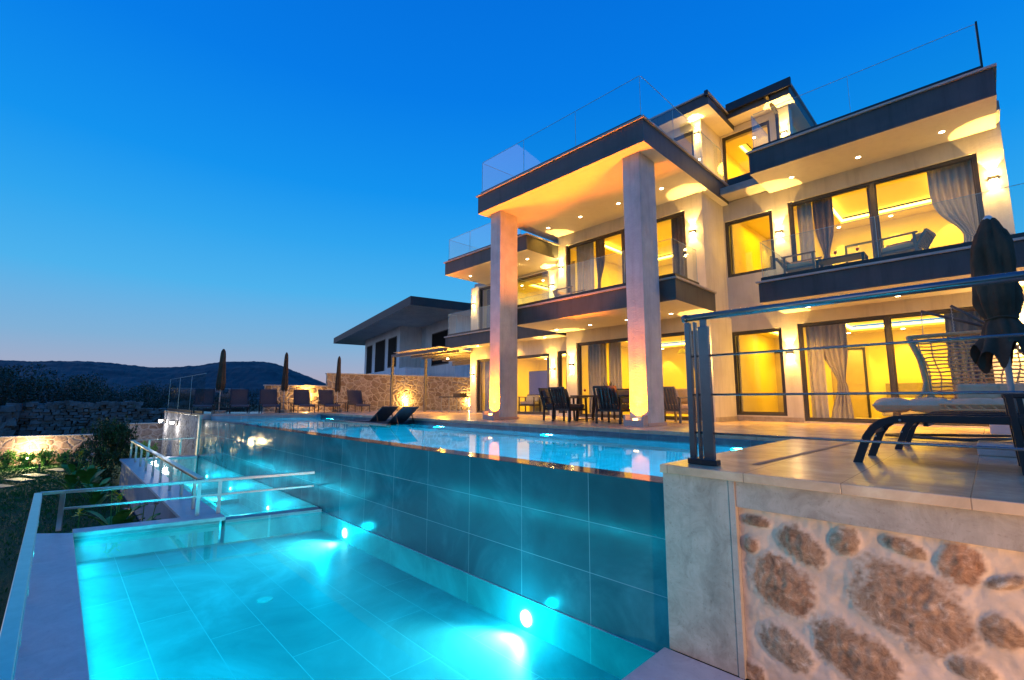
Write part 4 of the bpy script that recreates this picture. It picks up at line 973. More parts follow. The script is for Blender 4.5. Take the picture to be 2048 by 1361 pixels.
mb = MB(); rnd = random.Random(5)
for k in range(16):
    a = rnd.uniform(0, 6.28); l = rnd.uniform(.12, .3); e = rnd.uniform(.02, .12)
    mb.add([(0, 0, .11), (math.cos(a)*e+.015, math.sin(a)*e, .11+l*.6), (math.cos(a)*e*1.6, math.sin(a)*e*1.6, .11+l), (math.cos(a)*e-.015, math.sin(a)*e, .11+l*.6)], [(0, 1, 2, 3)])
mb.build('leaves', M['leaf_dark'], pp, local=True)
# balcony sets
lounge_chair('balcony_armchair', 'grey armchair at the left end of the right upper balcony', 'chair', (-2.85, 12.45, 3.33), R(-90), 'armchairs on the right balcony', frame='wood_grey', h=.62)
lounge_chair('balcony_armchair', 'grey armchair at the right of the right upper balcony, beside the low table', 'chair', (-1.0, 12.5, 3.33), R(80), 'armchairs on the right balcony', frame='wood_grey', h=.62)
def low_table(x, y, z, label, w=.9, d=.5, h=.40):
    t = thing('low_table', label, 'table', (x, y, z))
    mb = MB(); mb.box(-w/2, w/2, -d/2, d/2, h-.04, h); mb.build('tabletop', M['wood_dark'], t, local=True, bevel=.005)
    for sx_ in (-1, 1):
        for sy_ in (-1, 1): mb = MB(); mb.box(sx_*(w/2-.03)-.025, sx_*(w/2-.03)+.025, sy_*(d/2-.03)-.025, sy_*(d/2-.03)+.025, 0, h-.04); mb.build('leg', M['wood_dark'], t, local=True)
low_table(-2.05, 12.35, 3.33, 'low dark table between the armchairs on the right upper balcony')
drink(-2.15, 12.3, 3.73, 'left glass of red drink on the low balcony table'); drink(-1.75, 12.35, 3.73, 'right glass of red drink on the low balcony table')
low_table(-7.95, 11.2, 3.36, 'low dark table on the middle balcony above the dining table', w=1.0)
lounge_chair('balcony_armchair', 'armchair on the middle balcony behind the low table', 'chair', (-8.9, 11.2, 3.36), R(-90), 'armchairs on the middle balcony', frame='wood_grey', h=.62)
# console table by the stone wall
tt = thing('console_table', 'tall narrow steel-legged table standing by the stone wall left of the villa', 'table', (-16.6, 12.55, 0))
mb = MB(); mb.box(-.75, .85, -.25, .25, .66, .70); mb.build('tabletop', M['wood_dark'], tt, local=True)
for x in (-.6, 0, .75): mb = MB(); mb.bar((x, -.2, 0), (x, -.2, .66), .025); mb.bar((x, .2, 0), (x, .2, .66), .025); mb.bar((x, -.2, .3), (x, .2, .3), .02); mb.build('leg', M['steel'], tt, local=True)
mb = MB(); mb.box(.25, .7, -.2, .2, .70, .84); mb.build('tray', M['wood_dark'], tt, local=True)
# villa terrace chairs inside left room
lounge_chair('garden_chair', 'grey chair seen through the glass door of the television room', 'chair', (-12.5, 13.15, .05), R(200), None, frame='frame', cush='curtain', h=.7)

# --- sun loungers on the far left deck
def sun_lounger(name, label, loc, rz, grp, sling, frame, back=58):
    t = thing(name, label, 'sun lounger', loc, rz, grp)   # feet towards +X
    bx = -.35; bl = .78; ca, sa = math.cos(R(back)), math.sin(R(back))
    top = (bx-bl*ca, .34+bl*sa)
    mb = MB(); mb.ribbon([(bx, .34), (bx-bl*ca*.5, .34+bl*sa*.46), (bx-bl*ca*.92, .34+bl*sa*.92), (top[0]-.03, top[1])], -.30, .30, .018); mb.build('backrest', M[sling], t, local=True)
    mb = MB(); mb.ribbon([(bx, .34), (.2, .345), (.85, .345), (1.02, .32), (1.08, .27)], -.30, .30, .018); mb.build('seat', M[sling], t, local=True)
    mb = MB()
    for y in (-.32, .32): mb.bar((bx, y, .33), (1.02, y, .33), .03, .045); mb.bar((bx, y, .33), (top[0], y, top[1]), .03, .04)
    mb.build('frame', M[frame], t, local=True)
    for x in (-.45, .9):
        for y in (-.32, .32): mb = MB(); mb.bar((x, y, .33), (x+(.08 if x > 0 else -.03), y, 0), .03, .045); mb.build('leg', M[frame], t, local=True)
    for y in (-.34, .34):
        mb = MB(); mb.bar((-.5, y, .5), (.0, y, .5), .04, .02); mb.bar((-.05, y, .5), (-.02, y, .33), .025); mb.bar((-.45, y, .5), (-.42, y, .33), .025); mb.build('armrest', M[frame], t, local=True)
    return t
def Lx(y): return -21.75+SK*(y-4)
YS = [4.15, 5.35, 6.4, 7.7, 8.7, 9.95]
LAB = ['brown sun lounger partly behind the glass fence at the far end of the pool', 'brown sun lounger just right of the first folded umbrella', 'brown sun lounger between the first and second folded umbrellas', 'brown sun lounger just right of the second folded umbrella', 'brown sun lounger left of the third folded umbrella', 'rightmost brown sun lounger, nearest the villa in the row']
l0 = sun_lounger('sun_lounger', LAB[0], (Lx(YS[0]), YS[0], 0), R(-12.4), 'sun loungers in a row at the far end of the pool', 'brown_sling', 'black_metal')
for y, l in zip(YS[1:], LAB[1:]): dup(l0, (Lx(y), y, 0), R(-12.4), l)
def side_table(label, loc, rz):
    t = thing('side_table', label, 'table', loc, rz, 'small tables between the loungers')
    mb = MB(); mb.box(-.25, .25, -.25, .25, .40, .43); mb.build('tabletop', M['brown_sling'], t, local=True)
    for x in (-.22, .22):
        for y in (-.22, .22): mb = MB(); mb.bar((x, y, 0), (x, y, .4), .03); mb.build('leg', M['black_metal'], t, local=True)
    return t
s0 = side_table('small brown side table under the first folded umbrella', (Lx(4.8)-.1, 4.75, 0), R(-12.4))
dup(s0, (Lx(7.05)-.1, 7.05, 0), R(-12.4), 'small brown side table under the second folded umbrella'); dup(s0, (Lx(9.3)-.1, 9.3, 0), R(-12.4), 'small brown side table under the third folded umbrella')
def closed_umbrella(label, loc, H, grp, r=.17, seed=0, z0=.95):
    t = thing('folded_umbrella', label, 'umbrella', loc, 0, grp); rnd = random.Random(seed)
    mb = MB(); mb.tube([(0, 0, .1), (0, 0, H-.08)], .022, 10); mb.build('pole', M['white_metal'], t, local=True, smooth=True)
    mb = MB(); mb.box(-.22, .22, -.22, .22, 0, .10); mb.build('base', M['cap'], t, local=True, bevel=.01)
    n = 32; prof = [(0, .045), (.04, .095), (.12, .115), (.35, .125), (.6, .145), (.8, .17), (.92, .178), (1, .15)]
    v = []; f = []; L_ = H-z0; rows = 18
    for j in range(rows+1):
        u = j/rows; rr = np.interp(u, [p[0] for p in prof], [p[1] for p in prof])*r/.17
        for k in range(n):
            a = 2*math.pi*k/n; fold = 1+.20*math.cos(8*a+u*2+seed)*min(1, u*3)+.05*noise.noise(Vector((a*2, u*5, seed)))
            v.append((math.cos(a)*rr*fold, math.sin(a)*rr*fold, H-u*L_-(.05*math.cos(8*a) if u > .97 else 0)))
    for j in range(rows):
        for k in range(n):
            k2 = (k+1) % n; f.append((j*n+k, j*n+k2, (j+1)*n+k2, (j+1)*n+k))
    v.append((0, 0, H+.02)); f += [(k, (k+1) % n, len(v)-1) for k in range(n)]
    mb = MB(); mb.add(v, f); mb.build('canopy', M['umbrella'], t, local=True, smooth=True)
    return t
u0 = closed_umbrella('leftmost folded dark umbrella in the row by the far loungers', (-22.0, 4.75, 0), 2.62, 'folded umbrellas at the far end of the pool', r=.14)
dup(u0, (-21.6, 7.1, 0), R(40), 'middle folded dark umbrella in the row, before the low stone wall', (.8, .8, 1)); dup(u0, (-21.15, 9.3, 0), R(95), 'rightmost folded dark umbrella in the row, before the tall stone wall', (.8, .8, .98))

# --- blue pool loungers on the sun shelf
def ledge_lounger(label, loc, rz):
    t = thing('pool_lounger', label, 'sun lounger', loc, rz, 'blue loungers on the pool shelf')   # back rises towards +X
    mb = MB(); mb.ribbon([(.62, .56), (.0, .10), (-.04, .08), (-1.0, .07)], -.3, .3, .03); mb.build('sling', M['blue_sling'], t, local=True)
    mb = MB()
    for y in (-.31, .31): mb.tube([(.62, y, .55), (.0, y, .085), (-1.0, y, .055)], .016, 6); mb.bar((.32, y, .32), (.45, y, 0), .022); 
    mb.build('frame', M['black_metal'], t, local=True)
    return t
q0 = ledge_lounger('left one of the two blue loungers lying in the shallow edge of the pool', (-13.85, 7.45, WZ-.03), R(10))
dup(q0, (-12.75, 7.5, WZ-.03), R(10), 'right one of the two blue loungers lying in the shallow edge of the pool')

# --- near right: black lounger, hanging chair, large folded umbrella
def near_lounger(label, loc, rz=0):
    t = thing('black_lounger', label, 'sun lounger', loc, rz, 'black loungers on the near terrace')
    W_ = .72
    for y in (0, W_):
        path = [(0, 0), (.09, .20), (.145, .285), (.22, .345), (.32, .375), (.45, .385), (2.7, .385)]
        mb = MB(); mb.ribbon([(x-.02, z+.045) if z > 0 else (x-.02, z) for x, z in path], y-.022, y+.022, .062); mb.build('side_rail', M['black_metal'], t, local=True, bevel=.004)
    for y in (.08, W_-.08):
        mb = MB(); mb.bar((.45, y+.06, .36), (.26, y+.06, .0), .035, .05); 
    for y in (0, W_):
        mb = MB(); mb.bar((1.0, y, .60), (1.04, y, 0), .045, .065, up=(0, 1, 0)); mb.build('leg', M['black_metal'], t, local=True, bevel=.004); mb = MB(); mb.bar((2.2, y, .36), (2.3, y, 0), .045, .065, up=(0, 1, 0)); mb.build('leg', M['black_metal'], t, local=True, bevel=.004)
        mb = MB(); mb.box(.97, 1.75, y-.03, y+.03, .575, .61); mb.build('armrest', M['black_metal'], t, local=True, bevel=.006)
        for (x, z) in ((.34, .385), (.06, .20), (1.02, .385)):
            mb = MB(); mb.lathe((0, 0, 0), [(.011, 0), (.009, .004)], 10); mb.v = [(x+p[0], y-.023-p[2], z+p[1]) for p in mb.v]; mb.build('bolt', M['steel'], t, local=True)
    mb = MB(); mb.ribbon([(.14, .33), (.22, .37), (.32, .40), (.45, .41), (2.1, .41), (2.15, .43)], .024, W_-.024, .012); mb.build('seat', M['sling'], t, local=True)
    mb = MB(); mb.ribbon([(2.15, .42), (2.35, .56), (2.7, .9)], .024, W_-.024, .012); mb.build('backrest', M['sling'], t, local=True)
    mb = MB(); mb.bar((.12, .02, .27), (.12, W_-.02, .27), .03); mb.bar((.5, .02, .35), (.5, W_-.02, .35), .03); mb.bar((1.02, .02, .33), (1.02, W_-.02, .33), .03); mb.build('crossbar', M['black_metal'], t, local=True)
    return t
n0 = near_lounger('black framed lounger with curved foot standing nearest the railing', (-.90, 5.23, 0))
dup(n0, (-.80, 6.95, 0), 0, 'second black framed lounger standing behind the nearest one')

def hanging_chair():
    t = thing('hanging_chair', 'double wicker hanging chair with sand cushions on a steel stand', 'chair', (-.15, 9.35, 0))
    c = Vector((-.10, 9.30, 0)); rad = .72
    def P(phi, s):   # phi -1..1 from the left rim round the back to the right rim, s from seat (0) to top (1)
        z = .42+1.10*s
        hw = np.interp(z, [.38, .5, .62, .85, 1.16, 1.35, 1.55], [.30, .46, .54, .56, .60, .66, .72])
        a = phi*1.45; bulge = .62-.10*s
        return Vector((c.x+hw*math.sin(a)/math.sin(1.45), 9.25+.10*s+bulge*math.cos(a), z+.06*s*math.cos(a)))
    mb = MB()
    for i in range(10):
        phi = -1+2*i/9; mb.tube([P(phi+.03*math.sin(s*1.1+i)*(abs(phi) < .99), s/12) for s in range(13)], .0095, 5)
    for j in range(21):
        s = j/20; mb.tube([P(-1+2*i/24, min(1, max(0, s+.005*math.sin(i*1.3+j)))) for i in range(25)], .0095 if j % 2 else .013, 5)
    mb.build('woven_shell', M['rope'], t, smooth=True)
    mb = MB(); rim = [P(-1, s/14) for s in range(15)]+[P(-1+2*i/20, 1) for i in range(1, 20)]+[P(1, 1-s/14) for s in range(15)]
    mb.tube(rim, .030, 8); mb.tube([p+Vector((.045, .03, -.02)) for p in rim[1:-1]], .014, 6)
    mb.build('rim', M['rope'], t, smooth=True)
    for sd_ in (-1, 1):   # arm loops joining shell and seat
        mb = MB(); a0 = P(sd_, .38)
        mb.tube([a0, a0+Vector((sd_*.03, -.10, -.16)), a0+Vector((sd_*.10, -.25, -.30)), a0+Vector((sd_*.16, -.42, -.38))], .022, 7)
        mb.tube([P(sd_, .12), P(sd_, .12)+Vector((sd_*.05, -.10, .05)), P(sd_, .12)+Vector((sd_*.10, -.3, .0))], .016, 6)
        for k in range(5):
            q = a0+Vector((sd_*(.03+.025*k), -.09-.075*k, -.17-.045*k)); r_ = .035+.01*(k % 2)
            mb.tube([q+Vector((r_*math.cos(x_), 0, r_*math.sin(x_))) for x_ in np.linspace(0, 6.28, 13)], .007, 5)
        mb.build('arm', M['rope'], t, smooth=True)
    mb = MB(); bc = Vector((.0, 9.3, 0))
    ring = lambda a, rx, ry, z: bc+Vector((math.cos(a)*rx, math.sin(a)*ry, z))
    for k in range(40):
        a = 2*math.pi*k/40; mb.tube([ring(a, .78, .58, .50), ring(a+.12, .74, .54, .40), ring(a+.3, .5, .38, .31), ring(a+.4, .1, .08, .29)], .011, 5)
    for rx, z in ((.78, .50), (.76, .43), (.66, .36), (.5, .31)): mb.tube([ring(x_, rx, rx*.75, z) for x_ in np.linspace(0, 6.283, 33)], .014, 6)
    mb.build('woven_base', M['rope'], t, smooth=True)
    # tufted seat cushion reaching out towards the pool
    v = []; f = []; nu, nv = 40, 28
    ca, sa = math.cos(R(186)), math.sin(R(186)); ex = Vector((ca, sa, 0)); ey = Vector((-sa, ca, 0))
    for side in (1, -1):
        o_ = len(v)
        for j in range(nv+1):
            for i in range(nu+1):
                a = -.55+1.75*i/nu; b_ = -.55+1.10*j/nv
                e = min(1, min(i, nu-i)/4, min(j, nv-j)/4); e = math.sqrt(1-(1-e)**2)
                puff = .105*e*(.60+.40*abs(math.sin((a+.55)/1.75*math.pi*4))**.5*abs(math.sin((b_+.55)/1.1*math.pi*3))**.4)
                z = .485+side*puff+.04*noise.noise(Vector((a*3, b_*3, 2)))*e
                p = c+ex*a*1.0+ey*b_*.75; v.append((p.x, p.y, z))
        for j in range(nv):
            for i in range(nu): q = o_+j*(nu+1)+i; f.append((q, q+1, q+nu+2, q+nu+1))
    mb = MB(); mb.add(v, f); mb.build('seat_cushion', M['cushion'], t, smooth=True)
    for k, (a, b_, r_) in enumerate(((-.02, -.30, .2), (-.40, -.30, -.15))):
        p = c+ex*a+ey*b_; mb = MB(); mb.hexa([(-.24, -.07, 0), (.24, -.07, 0), (.24, .07, 0), (-.24, .07, 0), (-.23, -.03, .24), (.23, -.03, .24), (.23, .12, .24), (-.23, .12, .24)])
        mb.v = [(p.x+x*math.cos(r_)-y*math.sin(r_), p.y+x*math.sin(r_)+y*math.cos(r_), .56+z) for x, y, z in mb.v]; mb.build('pillow', M['cushion'], t, bevel=.045)
    # stand
    base = Vector((.55, 10.1, 0))
    mb = MB()
    for s_, tip, ce in ((1, Vector((-.63, 9.5, 1.93)), Vector((-.60, 9.55, 1.5))), (-1, Vector((-.29, 9.5, 1.97)), Vector((-.20, 9.1, 1.5)))):
        e = base+Vector((.1, 0, 0)); mb.tube([tip, tip.lerp(Vector((.1, 9.7+.1*s_, 1.62)), 1), Vector((.42, 9.95, 1.2)), Vector((.6, 10.1, .6)), Vector((.35, 10.0, .06))], .022, 8)
    mb.tube([(-1.15, 9.0, .04), (-.5, 9.6, .04), (.4, 10.0, .05)], .022, 8); mb.tube([(.4, 10.0, .05), (.1, 9.2, .04), (-.25, 8.6, .04)], .022, 8); mb.tube([(-1.15, 9.0, .04), (-.7, 8.7, .04), (-.25, 8.6, .04)], .02, 8)
    mb.build('stand', M['frame'], t, smooth=True)
    for tip, b_ in ((Vector((-.63, 9.5, 1.93)), Vector((-.64, 9.5, 1.56))), (Vector((-.29, 9.5, 1.97)), Vector((-.29, 9.55, 1.58)))):
        mb = MB(); n = 16
        for k in range(n):
            q = tip.lerp(b_, (k+.5)/n); d = (b_-tip)/n*.75; mb.tube([q-d*.5, q-d*.2+Vector((.008*(k % 2), .008*((k+1) % 2), 0)), q+d*.2+Vector((.008*(k % 2), .008*((k+1) % 2), 0)), q+d*.5], .005, 5)
        mb.build('chain', M['steel'], t)
hanging_chair()

def big_umbrella():
    t = thing('large_folded_umbrella', 'large dark folded umbrella tied at the waist beside the hanging chair', 'umbrella', (.16, 7.04, 0)); H = 2.5
    mb = MB(); mb.tube([(0, 0, .1), (0, 0, H-.05)], .026, 12); mb.build('pole', M['white_metal'], t, local=True, smooth=True)
    mb = MB(); mb.lathe((0, 0, H-.05), [(.05, 0), (.05, .05), (.02, .09)], 12); mb.build('cap', M['white_metal'], t, local=True, smooth=True)
    mb = MB(); mb.box(-.3, .3, -.3, .3, 0, .12); mb.build('base', M['cap'], t, local=True, bevel=.015)
    n = 96; rows = 60; v = []; f = []
    zs = [2.5, 2.46, 2.36, 2.2, 2.0, 1.75, 1.58, 1.46, 1.40, 1.32, 1.2, 1.08, 1.0]; rs = [.05, .07, .10, .145, .16, .165, .155, .13, .115, .15, .19, .225, .25]
    for j in range(rows+1):
        z = 2.5-1.5*j/rows; r = np.interp(-z, [-q for q in zs], rs); u = j/rows
        for k in range(n):
            a = 2*math.pi*k/n
            fold = (.07+.10*max(0, u-.5))*math.cos(8*a+1.4*math.sin(u*4))+.09*math.cos(3*a+u*5+1)+.26*noise.noise(Vector((math.cos(a)*2.2, math.sin(a)*2.2, u*4)))+.20*(.35-abs(noise.noise(Vector((math.cos(a)*3.1+u*2, math.sin(a)*3.1, u*1.6+3)))))+.04*noise.noise(Vector((math.cos(a)*7, math.sin(a)*7, u*14)))
            amp = .5 if u < .1 else 1; amp *= .55 if .70 < u < .76 else 1
            rr = r*(1+fold*amp)
            dz = 0
            if u > .8: k3 = (u-.8)/.2; dz = -.11*k3*(math.cos(8*a+.9)+.5*math.cos(3*a))
            v.append((math.cos(a)*rr, math.sin(a)*rr*.92, z+dz))
    for j in range(rows):
        for k in range(n): k2 = (k+1) % n; f.append((j*n+k, j*n+k2, (j+1)*n+k2, (j+1)*n+k))
    mb = MB(); mb.add(v, f); o = mb.build('canopy', M['umbrella'], t, local=True, smooth=True)
    mb = MB(); mb.tube([(math.cos(a)*.125, math.sin(a)*.12, 1.41+.01*math.sin(a*3)) for a in np.linspace(0, 6.28, 25)], .012, 6); mb.build('strap', M['umbrella'], t, local=True)
big_umbrella()
# white planter bench behind the umbrella
mb = MB(); mb.box(-.05, 1.6, 11.2, 11.7, 0.001, .42); o = mb.build('planter_bench', M['white_metal'], bevel=.01); tag(o, 'long low white block standing on the terrace behind the folded umbrella', 'bench')

# ================================================================ RAILINGS
rl = thing('terrace_railing', 'blue-grey metal railing with three bars across the near terrace edge', 'railing', (-.5, 4.05, 0))
for x, w in ((-1.865, .05), (-1.80, .022)):
    mb = MB(); mb.box(x-w/2, x+w/2, 4.03, 4.08, .001, 1.25); mb.build('post', M['dark_steel'], rl, bevel=.006)
mb = MB(); mb.box(-1.765, -1.675, 4.02, 4.07, .001, 1.20); mb.build('post', M['dark_steel'], rl, bevel=.006)
mb = MB(); mb.box(-1.745, -1.695, 4.03, 4.06, 1.2, 1.262); mb.build('post_neck', M['dark_steel'], rl)
for x0, x1 in ((-1.905, -1.775), (-1.785, -1.65)):
    mb = MB(); mb.box(x0, x1, 4.0+(.01 if x0 < -1.8 else 0), 4.095-(.01 if x0 < -1.8 else 0), .0015, .05); mb.build('post_foot', M['base_cap'], rl, bevel=.006)
mb = MB(); mb.tube([(-1.9, 4.05, 1.29), (3.2, 4.05, 1.29)], .031, 14); mb.build('handrail', M['dark_steel'], rl, smooth=True)
mb = MB(); mb.tube([(-1.905, 4.05, 1.29), (-1.87, 4.05, 1.29)], .035, 14); mb.build('end_cap', M['dark_steel'], rl, smooth=True)
for z in (.27, .60, .94):
    mb = MB(); mb.tube([(-1.85, 4.05, z), (3.2, 4.05, z)], .0095, 10); mb.build('bar', M['dark_steel'], rl, smooth=True)
for x in (.75, 3.1):
    mb = MB(); mb.box(x, x+.09, 4.02, 4.07, .001, 1.26); mb.build('post', M['dark_steel'], rl, bevel=.006)

lr = thing('basin_railing', 'satin steel railing on the coping of the nearest lower basin', 'railing', (-10, .1, -1.5))
mb = MB(); mb.box(-10.50, -1.5, -.125, -.035, -.925, -.895); mb.build('handrail', M['steel'], lr, bevel=.006)
mb = MB(); mb.box(-10.45, -1.5, -.055, -.03, -1.0, -.926); mb.build('under_rail', M['steel'], lr)
for x in (-8.6, -7.0, -5.7, -4.6, -3.4):
    mb = MB(); mb.box(x-.03, x+.03, -.11, -.06, -1.563, -.926); mb.build('post', M['steel'], lr); mb = MB(); mb.box(x-.04, x+.04, -.055, -.026, -1.05, -.99); mb.build('bracket', M['steel'], lr, bevel=.004)
a0, a1 = Vector((-10.47, -.06, 0)), Vector((-9.68, 3.86, 0)); dd = (a1-a0).normalized()
def onl(y): return a0.lerp(a1, (y+.06)/3.92)
mb = MB(); mb.bar((a0.x, a0.y, -.91), (a1.x, a1.y, -.91), .05, .05); mb.build('handrail', M['steel'], lr, bevel=.004)
mb = MB(); mb.bar((*onl(.2).xy, -1.17), (a1.x, a1.y, -1.17), .03, .03); mb.build('bar', M['steel'], lr)
for y in (.2, 1.97, 2.28):
    p = onl(y); mb = MB(); mb.box(p.x-.025, p.x+.025, p.y-.03, p.y+.03, -1.5, -.935, rz=R(-12)); mb.build('post', M['steel'], lr)
fr = thing('far_basin_railing', 'steel railing with flat top rail and many posts along the far lower basin', 'railing', (-16, 2, -1.5))
mb = MB(); mb.box(-21.3, -10.25, 1.96, 2.07, -.90, -.87); mb.build('handrail', M['steel'], fr, bevel=.005)
mb = MB(); mb.box(-21.3, -10.3, 1.985, 2.045, -.935, -.902); mb.build('under_rail', M['frame'], fr)
for x in (-21.2, -19.8, -18.5, -17.25, -15.9, -14.6, -13.25, -11.9, -10.7):
    mb = MB(); mb.box(x-.03, x+.03, 1.99, 2.04, -1.501, -.935); mb.build('post', M['steel'], fr)
mb = MB(); mb.bar((-21.25, 2.05, -.885), (-20.9, 3.82, -.885), .04, .03); mb.build('handrail', M['steel'], fr)
for q in ((-21.18, 2.5), (-20.98, 3.4)):
    mb = MB(); mb.box(q[0]-.03, q[0]+.03, q[1]-.03, q[1]+.03, -1.503, -.9); mb.build('post', M['steel'], fr)

# ================================================================ LEFT: fences, walls, garden
tw = thing('terrace_side_wall', 'pale rough stone terrace wall with two white lamps left of the pool', 'wall', (-25, 4, GZ))
mb = MB(); mb.box(-29, -20.88, 3.92, 4.2, GZ-.2, -.072); mb.build('wall_face', M['rough_white'], tw)
for x, z in ((-28.3, -.42), (-25.2, -.40)):
    mb = MB(); mb.box(x-.10, x+.10, 3.62, 3.915, z, z+.03); mb.box(x-.03, x+.03, 3.86, 3.915, z-.2, z); o = mb.build('wall_lamp', M['frame'], tw)
    mb = MB(); mb.lathe((x, 3.70, z-.16), [(.05, .03), (.09, .08), (.10, .155)], 14); mb.build('globe', M['bulb_white'], o, smooth=True)
    light('POINT', (x, 3.6, z-.2), 40, (1, .93, .86), o, size=.1)
gf = thing('glass_fence', 'frameless glass fence at the left edge of the far deck', 'fence', (-24, 4, 0))
def fence(pts, z1, n):
    for (a, b_), k in zip(zip(pts, pts[1:]), n):
        a, b_ = Vector((*a, 0)), Vector((*b_, 0))
        mb = MB(); mb.bar((a.x, a.y, .06), (b_.x, b_.y, .06), .06, .1); mb.build('channel', M['channel'], gf)
        for i in range(k):
            p, q = a.lerp(b_, (i+.01)/k), a.lerp(b_, (i+.99)/k); mb = MB(); mb.add([(p.x, p.y, .1), (q.x, q.y, .1), (q.x, q.y, z1), (p.x, p.y, z1)], [(0, 1, 2, 3)]); g_ = mb.build('glass_pane', M['rail_glass'], gf)
            mb = MB(); mb.bar((p.x, p.y, z1), (q.x, q.y, z1), .014, .012); mb.bar((q.x, q.y, .1), (q.x, q.y, z1), .012); mb.build('glass_edge', M['glass_edge'], g_)
fence([(-20.9, 4.0), (-28.8, 4.0)], 1.55, (3,)); fence([(-28.75, 4.06), (-28.0, 7.2)], 1.12, (2,)); 
sw = thing('boundary_wall', 'warm stone boundary wall lit by spotlights behind the far deck', 'wall', (-22, 13, 0))
P0 = Vector((-23.1, 9.6, 0))
def along(s): return P0+EY*s
def skewbox(s0, s1, t, z0, z1):
    a, b_ = along(s0), along(s1); n_ = EX*t
    return [(a.x, a.y), (b_.x, b_.y), (b_.x+n_.x, b_.y+n_.y), (a.x+n_.x, a.y+n_.y)]
mb = MB(); mb.prism(skewbox(0, 11, .35, 0, 2), -.4, 1.83); mb.build('tall_section', M['stone'], sw)
mb = MB(); mb.prism(skewbox(-2.75, -.005, .35, 0, 2), -.4, 1.20); mb.build('low_section', M['stone'], sw)
c_ = MB(); a, b_ = along(-.04), along(11); n_ = EX*.42; o_ = EX*-.04
c_.prism([(a.x+o_.x, a.y+o_.y), (b_.x+o_.x, b_.y+o_.y), (b_.x+n_.x, b_.y+n_.y), (a.x+n_.x, a.y+n_.y)], 1.831, 1.89)
a, b_ = along(-2.8), along(-.05); c_.prism([(a.x+o_.x, a.y+o_.y), (b_.x+o_.x, b_.y+o_.y), (b_.x+n_.x, b_.y+n_.y), (a.x+n_.x, a.y+n_.y)], 1.201, 1.25)
c_.build('wall_coping', M['cap'], sw)
for s_, z in ((-.95, .62), (4.05, .35), (7.9, .30)):
    p = along(s_)-EX*.16; mb = MB(); mb.lathe((p.x, p.y, z-.1), [(.05, 0), (.06, .1)], 10); o = mb.build('spotlight', M['bulb_warm'], sw)
    light('POINT', (p.x, p.y, z+.18), 80, SCONCE, o, size=.04); light('SPOT', (p.x, p.y, z), 300, SCONCE, o, aim=(-.1, 0, 1), spot=100, blend=.7)
# garden wall
gw = thing('garden_wall', 'low pinkish stone garden wall at the back of the lawn', 'wall', (-31, 1, GZ))
def gwall(y0, y1, x, z1, name):
    mb = MB(); mb.prism([(x+SK*y0, y0), (x+SK*y1, y1), (x-.35+SK*y1, y1), (x-.35+SK*y0, y0)], GZ-.5, z1); mb.build(name, M['garden_stone'], gw)
    mb = MB(); mb.prism([(x+.03+SK*y0, y0), (x+.03+SK*y1, y1), (x-.38+SK*y1, y1), (x-.38+SK*y0, y0)], z1+.001, z1+.05); mb.build('wall_coping', M['cap'], gw)
gwall(-9, 2.7, -31.6, -1.22, 'low_section'); gwall(2.705, 4.6, -31.6, -.72, 'high_section')
def garden_lamp(x, y, label):
    t = thing('garden_lamp', label, 'lamp', (x, y, GZ)); mb = MB(); mb.bar((0, 0, 0), (0, 0, .35), .04); mb.build('post', M['frame'], t, local=True)
    mb = MB(); mb.lathe((0, 0, .35), [(.04, 0), (.05, .06), (.02, .08)], 10); mb.build('head', M['bulb_warm'], t, local=True); return t
t = garden_lamp(-30.9, -.75, 'small spotlight burning against the garden wall at the left edge')
light('POINT', (-31.2, -.75, GZ+.75), 190, (1, .68, .35), t, size=.12); light('SPOT', (-30.6, -.7, GZ+.6), 900, (1, .8, .35), t, aim=(.6, .1, -.25), spot=140, blend=.9)
mb = MB(); mb.lathe((0, 0, 0), [(.03, 0), (.035, .28), (.05, .30), (.05, .34)], 10); mb.v = [(x-28.4, y-.28, z+GZ) for x, y, z in mb.v]; tag(mb.build('bollard_lamp', M['frame']), 'small unlit black bollard lamp on the lawn', 'lamp')
SL = [((-24.5, -1.2), 'nearest stepping slab, cut by the left edge of the view'), ((-25.9, -.75), 'second stepping slab from the left edge on the lawn'), ((-27.0, -.35), 'third stepping slab on the lawn, brightly lit'), ((-28.3, .35), 'farthest stepping slab on the lawn')]
for (x, y), l in SL:
    mb = MB(); mb.box(x-.55, x+.55, y-.22, y+.22, GZ, GZ+.05, rz=R(25)); tag(mb.build('stepping_slab', M['slab'], bevel=.015), l, 'slab', 'stepping slabs across the lawn')
